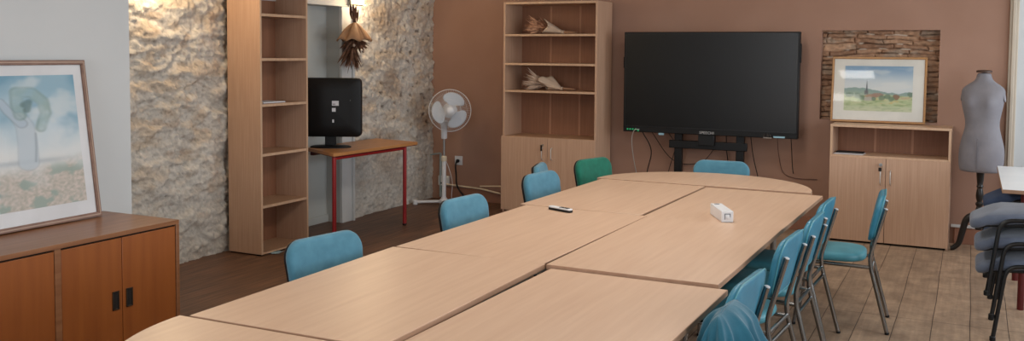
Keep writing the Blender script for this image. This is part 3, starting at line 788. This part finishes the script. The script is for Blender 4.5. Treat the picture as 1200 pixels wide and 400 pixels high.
def low_cabinet():
    t = thing('cabinet', 'low beech cabinet with an open compartment above two doors, under the framed landscape', 'cabinet', (-1.142, 8.91, 0), -.4)
    W, D, Ht, th = 1.0, .375, 1.068, .02; zs = .775
    B(0, th, 0, D, .0, Ht-.022).build('side_panel', beech_v, t, bevel=.0015)
    B(W-th, W, 0, D, .0, Ht-.022).build('side_panel', beech_v, t, bevel=.0015)
    B(th, W-th, D-.01, D, .05, Ht-.022).build('back_panel', back_b, t)
    for x in (.34, .66): B(x, x+.02, D-.0125, D-.01, zs+.02, Ht-.022).build('joint_strip', joint_b, t)
    B(-.002, W+.002, -.003, D, Ht-.022, Ht).build('top_panel', beech_light, t, bevel=.0015)
    B(th, W-th, .0, D-.01, zs-.002, zs+.018).build('shelf', beech_light, t, bevel=.0015)
    B(th, W-th, .02, D-.01, .05, .07).build('bottom_panel', beech_in, t)
    B(th, W-th, .02, .035, 0, .05).build('plinth', dark_gap, t)
    for x in (0, W-th): B(x, x+th, -.003, -.0, zs, Ht-.022).build('edge_strip', beech_light, t)
    for x0, x1, hx in ((.001, W/2-.022, W/2-.062), (W/2-.018, W-.001, W/2+.02)):
        d = B(x0, x1, -.02, -.002, .02, zs+.0).build('door', beech_v, t, bevel=.0015)
        handle(MB(), hx, .545, .675, -.02).build('handle', satin, d)
        if hx < W/2:
            MB().lathe([(.015, 0), (.015, .010)], (hx, -.020, .722), 12, M=RX(90)).build('lock', steel, d)
    return t
low_cabinet()
k = thing('key', 'key with a dark tag in the lock of the low cabinet', 'key', (-.706, 8.87, .718))
B(-.004, .004, -.03, .012, -.010, .012).build('key_bow', steel, k, bevel=.002); B(-.013, .013, -.034, -.028, -.05, -.016).build('key_tag', dark_gap, k, bevel=.002)
o = B(-.125, .125, -.09, .09, 0, .004).build('paper_sheet', paper_white, None, loc=(-.985, 9.03, .7945)); o.rotation_euler.z = math.radians(-5); tag(o, 'white papers lying in the open compartment of the low cabinet', 'paper')
o = B(-.12, .12, -.05, .05, 0, .012).build('black_folder', black_p, None, loc=(-.985, 9.08, .7985), bevel=.003); tag(o, 'thin black folder on the papers in the low cabinet', 'folder')

# ------------------------------------------------------------------ bouquets on the bookcase shelves
def lying_bouquet(label, loc, fm, wm, seed, rz):
    t = thing('dried_bouquet', label, 'bouquet', loc, rz, 'dried bouquets on the bookcase shelves')
    rs = random.Random(seed); fl = MB()
    blades(fl, rs, (.0, 0, .075), 150, (-1, 0, .12), .55, .14, .24, .013)
    blades(fl, rs, (-.06, -.02, .06), 50, (-1, -.2, -.1), .4, .10, .17, .012)
    for _ in range(12):
        p = (-.10-rs.random()*.12, rs.uniform(-.06, .06), .06+rs.random()*.11); r = rs.uniform(.012, .022)
        fl.lathe([(.002, -r), (r*.8, -r*.5), (r, 0), (r*.7, r*.6), (.002, r)], p, 7)
    for i in range(len(fl.v)):
        x, y, z = fl.v[i]; fl.v[i] = (x, y, max(.004, z))
    fl.build('flowers', fm, t, smooth=False)
    def fn(u, v):
        a = 2*PI*u; r = .074*(1-v)**.9+.018; r *= 1+.16*math.sin(3*a+seed)*(1-v)+.08*math.sin(7*a)*(1-v)
        z = .068*(1-v)**1.0+.026+r*.9*math.sin(a)
        return (-.0+.19*v+.05*math.sin(2*a+seed)*(1-v), r*1.1*math.cos(a), max(.004, z))
    w_ = weld(MB().grid(fn, 48, 12).build('paper_wrap', wm, t, ang=60)); w_.modifiers.new('s', 'SOLIDIFY').thickness = .0015
    st = MB()
    for k in range(7):
        a = 2*PI*k/7; st.tube([(.14, .012*math.cos(a), .026+.010*math.sin(a)), (.26, .016*math.cos(a), .022+.010*math.sin(a)), (.36+.02*rs.random(), .03*math.cos(a+.5), .016+.010*math.sin(a))], .0045, 6)
    st.build('stems', stem_m, t)
    B(.19, .215, -.02, .02, .006, .044).build('ribbon', wm, t, bevel=.006)
    t.scale = (.92, .92, .86)
lying_bouquet('dried brown bouquet in grey paper lying on the upper bookcase shelf', (-4.02, 9.0, 1.892), dry_tan, paper_w, 2, -4)
lying_bouquet('dried pale bouquet in cream paper lying on the lower bookcase shelf', (-4.03, 9.0, 1.304), dry_pale, paper_w, 6, -4)

# ------------------------------------------------------------------ interactive display on its stand
def display():
    t = thing('interactive_display', 'large black interactive screen on a wheeled stand before the terracotta wall', 'screen', (-2.308, 9.0, 0), -.3)
    W, z0, z1 = 1.722, .905, 1.912; h = W/2
    hb = MB().box(-h, h, 0, .075, z0, z1)
    hb.build('housing', mat('screen_housing', (20, 20, 21), .5, spec=.3), t, bevel=.006)
    scr = mat('screen_glass', (12, 12, 12), .30, spec=.38)
    B(-h+.022, h-.022, -.002, .0, z0+.062, z1-.022).build('screen_panel', scr, t)
    f = MB()
    for a in ((-h+.014, h-.014, z0+.054, z0+.062), (-h+.014, h-.014, z1-.022, z1-.014), (-h+.014, -h+.022, z0+.054, z1-.014), (h-.022, h-.014, z0+.054, z1-.014)):
        f.box(a[0], a[1], -.006, 0, a[2], a[3])
    f.build('bezel', mat('bezel_black', (14, 14, 15), .35), t)
    B(h, h+.012, .01, .05, 1.62, 1.80).build('pen_tray', black_p, t, bevel=.004)
    B(-h-.010, -h, .01, .05, 1.55, 1.66).build('pen_tray', black_p, t, bevel=.004)
    fc = bpy.data.curves.new('logo_lettering', 'FONT'); fc.body = 'SPEECHI'; fc.size = .036; fc.align_x = 'CENTER'; fc.space_character = 1.12; fc.extrude = .0008
    fc.materials.append(mat('logo_white', (190, 190, 190), .5))
    tmp = bpy.data.objects.new('lettering_curve', fc); lo = bpy.data.objects.new('logo_lettering', bpy.data.meshes.new_from_object(tmp)); bpy.data.objects.remove(tmp); C.objects.link(lo); lo.parent = t; lo.location = (.0, -.001, z0+.010); lo.rotation_euler = (PI/2, 0, 0)
    green = mat('green_led', (40, 170, 110), .4, emit=(40, 200, 120), estr=.18)
    for k, x in enumerate((-.812, -.785, -.757, -.728, -.700)):
        MB().lathe([(.009, -.001), (.009, .004), (.005, .006)], (x, -.001, z0+.026-(.012 if k == 4 else 0)), 10, M=RX(90)).build('indicator_light', green, t)
    blue = mat('pale_blue_label', (150, 190, 205), .6)
    s = B(-.487, -.432, .0, .004, z0-.02, z0).build('sticker', blue, t); s['label'] = 'pale blue sticker under the bezel'
    s = B(.64, .745, -.002, 0, z0+.004, z0+.020).build('sticker', blue, t); s['label'] = 'long pale blue sticker'
    s = MB().prism([(.545, .0), (.625, .0), (.625, .03), (.60, .046), (.545, .046)], -.002, 0, T(0, 0, z0-.004) @ RX(90)).build('sticker', mat('grey_sticker', (140, 130, 120), .6), t); s['label'] = 'worn grey sticker'
    # stand
    for x in (-.315, .302):
        B(x-.038, x+.038, .10, .16, .08, 1.75).build('column', black_m, t, bevel=.006)
        f = B(x-.03, x+.03, -.26, .27, .065, .105).build('base_foot', black_m, t, bevel=.01)
        for y in (-.22, .23):
            MB().lathe([(.03, -.012), (.032, -.006), (.032, .006), (.03, .012)], (x, y, .032), 16, M=RY(90)).build('caster', black_p, f)
    B(-.40, .378, .07, .10, .755, .835).build('cross_bar', black_m, t, bevel=.006)
    B(-.275, .262, .11, .15, .10, .16).build('cross_bar', black_m, t, bevel=.006)
    B(-.09, .07, .02, .09, .80, z0+.01).build('bracket', black_m, t, bevel=.004)
display()
def cable(label, pts, r=.004, m=black_p, name='cable', grp='cables behind the screen'):
    o = MB().tube(crom(pts, 8), r, 8).build(name, m); return tag(o, label, 'cable', grp)
cable('pale cable looping down from the screen corner with green lights', [(-2.99, 8.985, .935), (-3.04, 8.97, .92), (-3.08, 9.02, .80), (-3.07, 9.1, .55), (-3.0, 9.15, .2), (-2.95, 9.16, .006)], .004, mat('pale_cable', (170, 165, 158), .5))
cable('black cable hanging nearest the pale cable under the screen', [(-2.99, 9.09, .90), (-2.93, 9.2, .7), (-2.98, 9.22, .45), (-2.96, 9.2, .2), (-2.9, 9.2, .006)], .005)
cable('thin dark cable sagging from the screen to the stand column', [(-2.9, 9.1, .91), (-2.75, 9.2, .66), (-2.6, 9.24, .58), (-2.4, 9.24, .62), (-2.25, 9.2, .80)], .0035)
cable('dark cable dropping beside the stand column farthest from the cabinet', [(-2.72, 9.09, .91), (-2.68, 9.2, .75), (-2.76, 9.24, .45), (-2.7, 9.22, .2), (-2.6, 9.24, .006)], .0035)
cable('black cable dropping between the two stand columns', [(-2.14, 9.10, .91), (-2.15, 9.2, .7), (-2.1, 9.22, .4), (-2.05, 9.24, .006)], .005)
cable('dark cable dropping just past the stand column nearest the cabinet', [(-1.90, 9.09, .91), (-1.89, 9.18, .7), (-1.83, 9.22, .4), (-1.8, 9.24, .006)], .004)
cable('thin reddish cable drooping from the long pale sticker to the wall', [(-1.65, 9.09, .91), (-1.66, 9.25, .72), (-1.62, 9.288, .55), (-1.5, 9.29, .50), (-1.3, 9.292, .50)], .003, mat('reddish_cable', (84, 48, 40), .6))
cable('short black cable end hanging below the screen corner nearest the cabinet', [(-1.515, 9.05, .91), (-1.515, 9.1, .80), (-1.52, 9.2, .62), (-1.52, 9.26, .55)], .004)

# ------------------------------------------------------------------ pedestal fan
def fan():
    t = thing('pedestal_fan', 'white pedestal fan with three blades beside the terracotta wall', 'fan', (-5.23, 8.93, 0))
    for k, (dx, dy, L) in enumerate(((-.88, -.47, .32), (.9, .2, .36), (.5, -.85, .30), (-.5, .85, .22))):
        l = MB().tube([(0, 0, .035), (dx*L*.6, dy*L*.6, .032), (dx*L, dy*L, .026)], .022, 10, flat=.75).build('foot', white_p, t)
        MB().lathe([(.026, 0), (.028, .01), (.028, .045), (.02, .052)], (dx*L, dy*L, 0), 12).build('foot_cap', white_p, l)
    MB().lathe([(.055, .02), (.055, .05), (.036, .065), (.03, .08)], seg=20).build('hub_cover', white_p, t)
    MB().tube([(0, 0, .06), (0, 0, .50)], .024, 16).build('pole', white_p, t)
    MB().lathe([(.028, .0), (.032, .006), (.032, .05), (.024, .06)], (0, 0, .485), 16).build('collar', mat('cream_plastic', (226, 214, 190), .5), t)
    MB().tube([(0, 0, .52), (0, 0, .79)], .013, 14).build('extension_tube', steel, t)
    MB().lathe([(.03, 0), (.034, .01), (.036, .12), (.046, .19), (.03, .21)], (.0, 0, .735), 18, 1, .9).build('neck', white_p, t)
    # head looks towards the camera, slightly aside
    hd = Vector((.10, -.05, 1.055)); yaw = math.degrees(math.atan2(8.9, -5.2)); A = T(*hd) @ RZ(31) @ RX(86)     # local z -> towards the room
    MB().lathe([(.03, -.13), (.07, -.12), (.085, -.05), (.08, .02), (.04, .03)], (0, 0, 0), 24, M=A).build('motor_housing', white_p, t)
    for k in range(3):
        a0 = math.radians(76+120*k)
        def fn(u, v):
            r = .045+.155*u; spread = .30+.62*math.sin(min(1, u*1.08)*PI*.62)
            a = a0+(v-.5)*2*spread*.95-.12*u
            edge = 1-.16*(abs(v-.5)*2)**3*u
            return A @ Vector((r*edge*math.cos(a), r*edge*math.sin(a), .075+.03*(v-.5)*(1+u)))
        b_ = MB().grid(fn, 12, 14).build('blade', mat('translucent_blade', (196, 204, 214), .35), t, ang=180); b_.modifiers.new('s', 'SOLIDIFY').thickness = .003
    MB().lathe([(.056, .05), (.062, .07), (.060, .10), (.042, .122), (.004, .128)], (0, 0, 0), 24, M=A).build('blade_hub', white_p, t)
    R = .229; g = MB()
    def ring(r, z, rad): 
        p = [A @ Vector((r*math.cos(2*PI*k/48), r*math.sin(2*PI*k/48), z)) for k in range(49)]; g.tube(p, rad, 6)
    ring(R, .065, .0045); ring(.12, .13, .0012); ring(.12, -.02, .0012); ring(.185, .117, .0012)
    for k in range(72):
        a = 2*PI*k/72; c, s = math.cos(a), math.sin(a)
        g.tube([A @ Vector((r*c, r*s, z)) for r, z in ((.035, .138), (.12, .132), (.20, .108), (R, .066))], .0010, 4)
        g.tube([A @ Vector((r*c, r*s, z)) for r, z in ((.05, -.035), (.13, -.02), (.20, .01), (R, .062))], .0010, 4)
    g.lathe([(.036, .136), (.04, .14), (.036, .145), (.002, .146)], (0, 0, 0), 24, M=A)
    g.build('grille', white_p, t, ang=60)
    MB().tube(crom([(.02, 0, .50), (.06, .01, .40), (.09, .03, .25), (.07, .05, .10), (.05, .1, .008)], 8), .003, 6).build('cord', white_p, t)
fan()
s = thing('wall_socket', 'white socket on the terracotta wall with a black plug', 'socket', (-5.249, 9.30, .455))
B(-.05, .05, -.011, 0, -.052, .052).build('face_plate', white_p, s, bevel=.003)
MB().lathe([(.02, 0), (.021, .004), (.018, .005)], (0, -.011, 0), 18, M=RX(90)).build('insert', casing_w, s)
c_ = thing('power_cord', 'black power cord hanging from the wall socket', 'cord', (-5.249, 9.28, .452))
MB().lathe([(.02, 0), (.021, .015), (.014, .03), (.006, .036)], (0, -.002, 0), 14, M=RX(90)).build('plug', black_p, c_)
MB().tube(crom([(0, -.034, 0), (.0, -.058, -.05), (.01, -.06, -.15), (.02, -.06, -.27), (.08, -.06, -.36), (.2, -.1, -.42), (.34, -.16, -.443)], 8), .009, 10).build('cable', black_p, c_)
o = MB().tube([(-5.40, 9.262, .175), (-4.95, 9.262, .155), (-4.68, 9.25, .118)], .017, 8, flat=.6).build('cable_duct', mat('cream_duct', (232, 214, 186), .6)); tag(o, 'long cream cable duct coming loose along the skirting', 'duct', 'cable ducts along the skirting')
o = MB().tube([(-4.95, 9.262, .182), (-4.68, 9.255, .202)], .014, 8, flat=.6).build('cable_duct', bpy.data.materials['cream_duct']); tag(o, 'short upper piece of cream cable duct sticking out over the skirting', 'duct', 'cable ducts along the skirting')
s = thing('junction_box', 'small white junction box low in the corner behind the fan', 'box', (-5.43, 9.30, .16))
B(-.07, .07, -.04, 0, 0, .11).build('cover', casing_w, s, bevel=.004); B(-.04, -.005, -.0405, -.04, .015, .035).build('port', dark_gap, s)
o = MB().tube([(-5.475, 9.27, .02), (-5.475, 9.27, .53)], .014, 8).tube([(-5.475, 9.262, .53), (-5.475, 9.05, .535)], .010, 8).build('conduit', mat('grey_green_conduit', (150, 164, 164), .5)); tag(o, 'grey conduit pipe bending in the corner behind the fan', 'pipe')
o = MB().tube(crom([(-5.45, 9.25, .155), (-5.42, 9.20, .10), (-5.35, 9.15, .04), (-5.25, 9.14, .008)], 6), .005, 8).build('cable', mat('green_cable', (24, 90, 80), .6)); tag(o, 'green cable end beside the junction box', 'cable')

# ------------------------------------------------------------------ dressmaker's bust
def bust():
    t = thing('dress_form', 'grey fabric dress form on a black turned wooden tripod stand', 'mannequin', (.092, 8.95, 0), -14)
    S = 40; KX = .93
    prof = [  # z, half width, half depth, y offset
        (.70, .172, .128, .0), (.715, .180, .134, .0), (.78, .189, .140, .0), (.86, .192, .142, .005), (.93, .184, .134, .004), (1.0, .166, .120, .0),
        (1.06, .148, .108, -.002), (1.115, .140, .102, -.004), (1.17, .148, .106, -.006), (1.23, .162, .116, -.012), (1.29, .174, .122, -.016),
        (1.34, .180, .116, -.012), (1.385, .186, .104, -.006), (1.42, .178, .088, .0), (1.45, .140, .072, .004), (1.475, .095, .062, .006),
        (1.50, .068, .056, .006), (1.53, .060, .055, .004), (1.557, .058, .055, .002)]
    rings = []
    for z, a, b, dy in prof:
        r = []
        for k in range(S):
            q = 2*PI*k/S; c, s = math.cos(q), math.sin(q); n = 2.35
            x = KX*a*math.copysign(abs(c)**(2/n), c); y = b*math.copysign(abs(s)**(2/n), s)
            if s < 0 and 1.2 < z < 1.4:     # the chest
                y -= .035*math.exp(-((z-1.30)/.05)**2)*math.exp(-((abs(x)-.085)/.05)**2)
            if s > 0 and z < 1.0: y += .02*math.exp(-((z-.88)/.08)**2)*math.exp(-((abs(x)-.08)/.06)**2)
            r.append(Vector((x, y+dy, z)))
        rings.append(r)
    body = MB().loft(rings).build('torso', grey_cloth, t, ang=180, sub=1)
    MB().lathe([(.058, 0), (.062, .004), (.062, .014), (.05, .020), (.01, .022)], (0, .002, 1.557), 24).build('neck_cap', dark_wood, t)
    for s in (-1, 1):
        MB().lathe([(.002, -.004), (.046, -.002), (.048, .004), (.02, .008)], (s*.163, -.005, 1.36), 20, 1.1, .8, M=RY(s*80)).build('arm_cap', grey_cloth, body)
    B(-.003, .003, -.150, -.146, .72, 1.0).build('seam', mat('grey_seam', (112, 108, 114), .9), body)
    post = [(.026, .20), (.032, .22), (.034, .26), (.022, .28), (.030, .30), (.034, .34), (.028, .38), (.021, .40), (.031, .415), (.031, .43), (.020, .445), (.028, .47), (.031, .50), (.026, .54), (.020, .56), (.029, .575), (.022, .59), (.026, .62), (.030, .67), (.034, .72)]
    MB().lathe(post, seg=20).build('post', black_wood, t)
    for a in (180, 300, 62):
        d = Vector((math.cos(math.radians(a+14)), math.sin(math.radians(a+14)), 0))
        pts = [d*.01+Vector((0, 0, .30)), d*.06+Vector((0, 0, .31)), d*.10+Vector((0, 0, .27)), d*.125+Vector((0, 0, .17)), d*.15+Vector((0, 0, .07)), d*.19+Vector((0, 0, .026)), d*.215+Vector((0, 0, .022))]
        P = crom(pts, 6); MB().tube(P, [.033-.014*i/(len(P)-1) for i in range(len(P))], 12).build('leg', black_wood, t)
bust()

# ------------------------------------------------------------------ white table and stacked chairs on the right
def white_table():
    t = thing('side_table', 'white-topped table with beech edge and red legs in front of the white wall', 'table', (.205, 6.995, 0))
    W, D, zt = .80, 1.50, .81
    B(0, W, 0, D, zt-.027, zt-.002).build('edge_band', beech_edge, t, bevel=.002)
    B(.002, W-.002, .002, D-.002, zt-.003, zt).build('tabletop', white_l, t, bevel=.001)
    for x in (.135, W-.06):
        for y in (.05, .97):
            MB().tube([(x, y, 0), (x, y, zt-.027)], .021, 14).build('leg', red_d, t)
    B(.135, W-.06, .04, .06, zt-.05, zt-.027).box(.135, W-.06, .96, .98, zt-.05, zt-.027).box(W-.07, W-.05, .06, .96, zt-.05, zt-.027).build('under_frame', red_d, t)
white_table()
def stack_chair(label, fab, back=True):
    t = thing('stacking_chair' if back else 'padded_stool', label, 'chair' if back else 'stool')
    so = rrect(.47, .53, (.08, .05), 8, .44)
    def sf(u, v, w):
        return Vector((.065+v, u, .485+w-.075*sstep(.06, .27, v)+.01*sstep(-.1, -.27, v)))
    MB().pad(so, .062, sf, .006, .026).build('seat', fab, t, ang=180)
    def sf2(u, v, w): return Vector((.065+v*.93, u*.93, .438+w-.045*sstep(.08, .27, v)))
    MB().pad(so, .02, sf2, 0, .008).build('seat_shell', black_p, t, ang=180)
    for s in (-1, 1):
        P = fillet([(.225, s*.25, .01), (.165, s*.238, .455), (-.20, s*.238, .47), (-.27, s*.25, .01)], .075, 8)
        l = MB().tube(P, .0125, 12).build('side_frame', black_m, t)
        for x in (.225, -.27): MB().lathe([(.013, 0), (.017, .003), (.017, .025), (.013, .03)], (x, s*.25, 0), 12).build('foot', black_p, l)
        if back: MB().tube(fillet([(-.10, s*.20, .455), (-.22, s*.20, .47), (-.30, s*.19, .86)], .07, 6), .011, 10).build('back_post', black_m, t)
    for x in (.12, -.16): MB().tube([(x, -.238, .452), (x, .238, .452)], .010, 8).build('cross_bar', black_m, t)
    if not back: return t
    bo = rrect(.42, .30, (.06, .06), 6, .40)
    MB().pad(bo, .045, lambda u, v, w: Vector((-.245-.205*(v+.03)+w+.2*u*u, u, .72+v)), .006, .018).build('backrest', fab, t, ang=180)
    return t
GS = 'blue grey chairs in the stack by the white table'
s0 = stack_chair('bottom blue grey chair of the stack by the white table', grey_f); s0['group'] = GS
s0.location = (.385, 6.43, 0); s0.rotation_euler = (0, 0, PI)
dup(s0, (.375, 6.432, .135), 180, 'middle blue grey chair of the stack by the white table', GS)
dup(s0, (.345, 6.435, .27), 180, 'topmost blue grey chair of the stack by the white table', GS)
GN = 'navy seats under the white table'
n0 = stack_chair('bottom navy padded seat of the stack under the white table', navy_f, False); n0['group'] = GN
n0.location = (.44, 7.53, 0); n0.rotation_euler = (0, 0, PI)
dup(n0, (.435, 7.53, .12), 180, 'middle navy padded seat of the stack under the white table', GN)
dup(n0, (.43, 7.53, .24), 180, 'top navy padded seat showing just over the blue grey seats', GN)

# ------------------------------------------------------------------ small things on the table
r_ = thing('remote_control', 'small white and black remote control lying on the table', 'remote control', (-2.203, 5.152, .7415), -22)
MB().prism(rrect(.185, .042, .016, 5), 0, .012).build('lower_shell', black_p, r_, bevel=.003)
MB().prism(rrect(.183, .040, .016, 5), .012, .021).build('upper_shell', white_p, r_, bevel=.003)
B(-.002, .018, -.013, .013, .021, .023).build('button', black_p, r_, bevel=.002); B(.026, .068, -.013, .013, .021, .023).build('button', black_p, r_, bevel=.002)
b_ = thing('white_box', 'small oblong white box with a round button on its end, lying on the table', 'box', (-1.287, 5.40, .737), 27)
bl = .285; MB().box(-.034, .034, -bl/2, bl/2, 0, .064).build('case', white_p, b_, bevel=.004)
g_ = mat('grey_mark', (96, 100, 108), .5)
f = MB()
for x0, x1, z0, z1 in ((-.017, .017, .046, .05), (-.017, -.013, .016, .05), (.013, .017, .028, .05)): f.box(x0, x1, -bl/2-.001, -bl/2, z0, z1)
f.build('button_surround', g_, b_)
MB().lathe([(.012, 0), (.012, .004), (.009, .006)], (.002, -bl/2, .03), 18, M=RX(90)).build('button', white_p, b_)
MB().prism([(x*.6-.002, y+.112) for x, y in rrect(.05, .022, .009, 5)], .064, .0648).build('printed_mark', g_, b_)

# ------------------------------------------------------------------ light
def area(name, loc, rot, sx, sy, power, col):
    d = bpy.data.lights.new(name, 'AREA'); d.shape = 'RECTANGLE'; d.size = sx; d.size_y = sy; d.energy = power; d.color = col
    o = bpy.data.objects.new(name, d); C.objects.link(o); o.location = loc; o.rotation_euler = rot; return o
day = (.86, .93, 1.)
for i, (a, b_, p) in enumerate(((.6, 2.6, 58), (4.0, 6.0, 64), (6.9, 8.9, 66))):
    area('window_daylight', (XR+.08, (a+b_)/2, 1.72), (0, math.radians(90), 0), 1.5, 1.8, p, day)
area('window_daylight', (-2.2, -2.15, 1.72), (math.radians(90), 0, 0), 2.6, 1.4, 85, (.94, .96, 1.))
area('ceiling_panel_or_fill', (-1.60, 3.35, H-.03), (0, 0, 0), .5, .5, 12, (1., .95, .88))  # the panel mirrored in the landscape's glazing
area('ceiling_panel_or_fill', (-1.9, 5.0, H-.03), (0, 0, 0), .6, .6, 29, (1., .95, .88))  # added fill, no known fixture: brightens tabletops, kept clear of the glazing reflection
area('ceiling_panel_or_fill', (-1.7, 6.9, H-.03), (0, 0, 0), .6, .6, 22, (1., .95, .88))  # second added fill from above, for the far tables and floor
area('ceiling_panel_or_fill', (-2.0, 1.6, H-.03), (0, 0, 0), .6, .6, 10, (1., .95, .88))
def point(loc, power, col, r=.05):
    d = bpy.data.lights.new('bulb', 'POINT'); d.energy = power; d.color = col; d.shadow_soft_size = r
    o = bpy.data.objects.new('bulb', d); C.objects.link(o); o.location = loc
warm = (1., .77, .50)
point((-5.36, 7.64, 2.42), 9, warm); point((-5.36, 7.72, 2.12), 6.5, warm)
point((-5.40, 5.1, 2.50), 10, warm); point((-5.38, 5.1, 2.20), 11, warm)
w = bpy.data.worlds.new('world'); bpy.context.scene.world = w; w.use_nodes = True
bg = w.node_tree.nodes['Background']; bg.inputs['Color'].default_value = (.75, .86, 1., 1); bg.inputs['Strength'].default_value = 1.2

# ------------------------------------------------------------------ camera
f, cy = 1094.66, 126.2; pitch, roll, yaw = math.radians(3.34), math.radians(.4665), math.radians(26.2)
cp, sp = math.cos(pitch), math.sin(pitch); cr, sr = math.cos(roll), math.sin(roll)
R0 = Matrix(((1, 0, 0), (0, -sp, -cp), (0, cp, -sp)))
R = Matrix(((cr, -sr, 0), (sr, cr, 0), (0, 0, 1))) @ R0 @ Matrix(((math.cos(yaw), math.sin(yaw), 0), (-math.sin(yaw), math.cos(yaw), 0), (0, 0, 1)))
Mx = Matrix((R[0], -R[1], -R[2])).transposed().to_4x4(); Mx.translation = (0, 0, 1.69)
cam = bpy.data.cameras.new('camera'); cam.sensor_width = 36; cam.lens = f/1200*36; cam.shift_y = -(200-cy)/1200
cam.clip_start = .05
co = bpy.data.objects.new('camera', cam); C.objects.link(co); co.matrix_world = Mx
sc = bpy.context.scene; sc.camera = co
sc.view_settings.view_transform = 'Standard'; sc.view_settings.look = 'None'; sc.view_settings.exposure = -.16
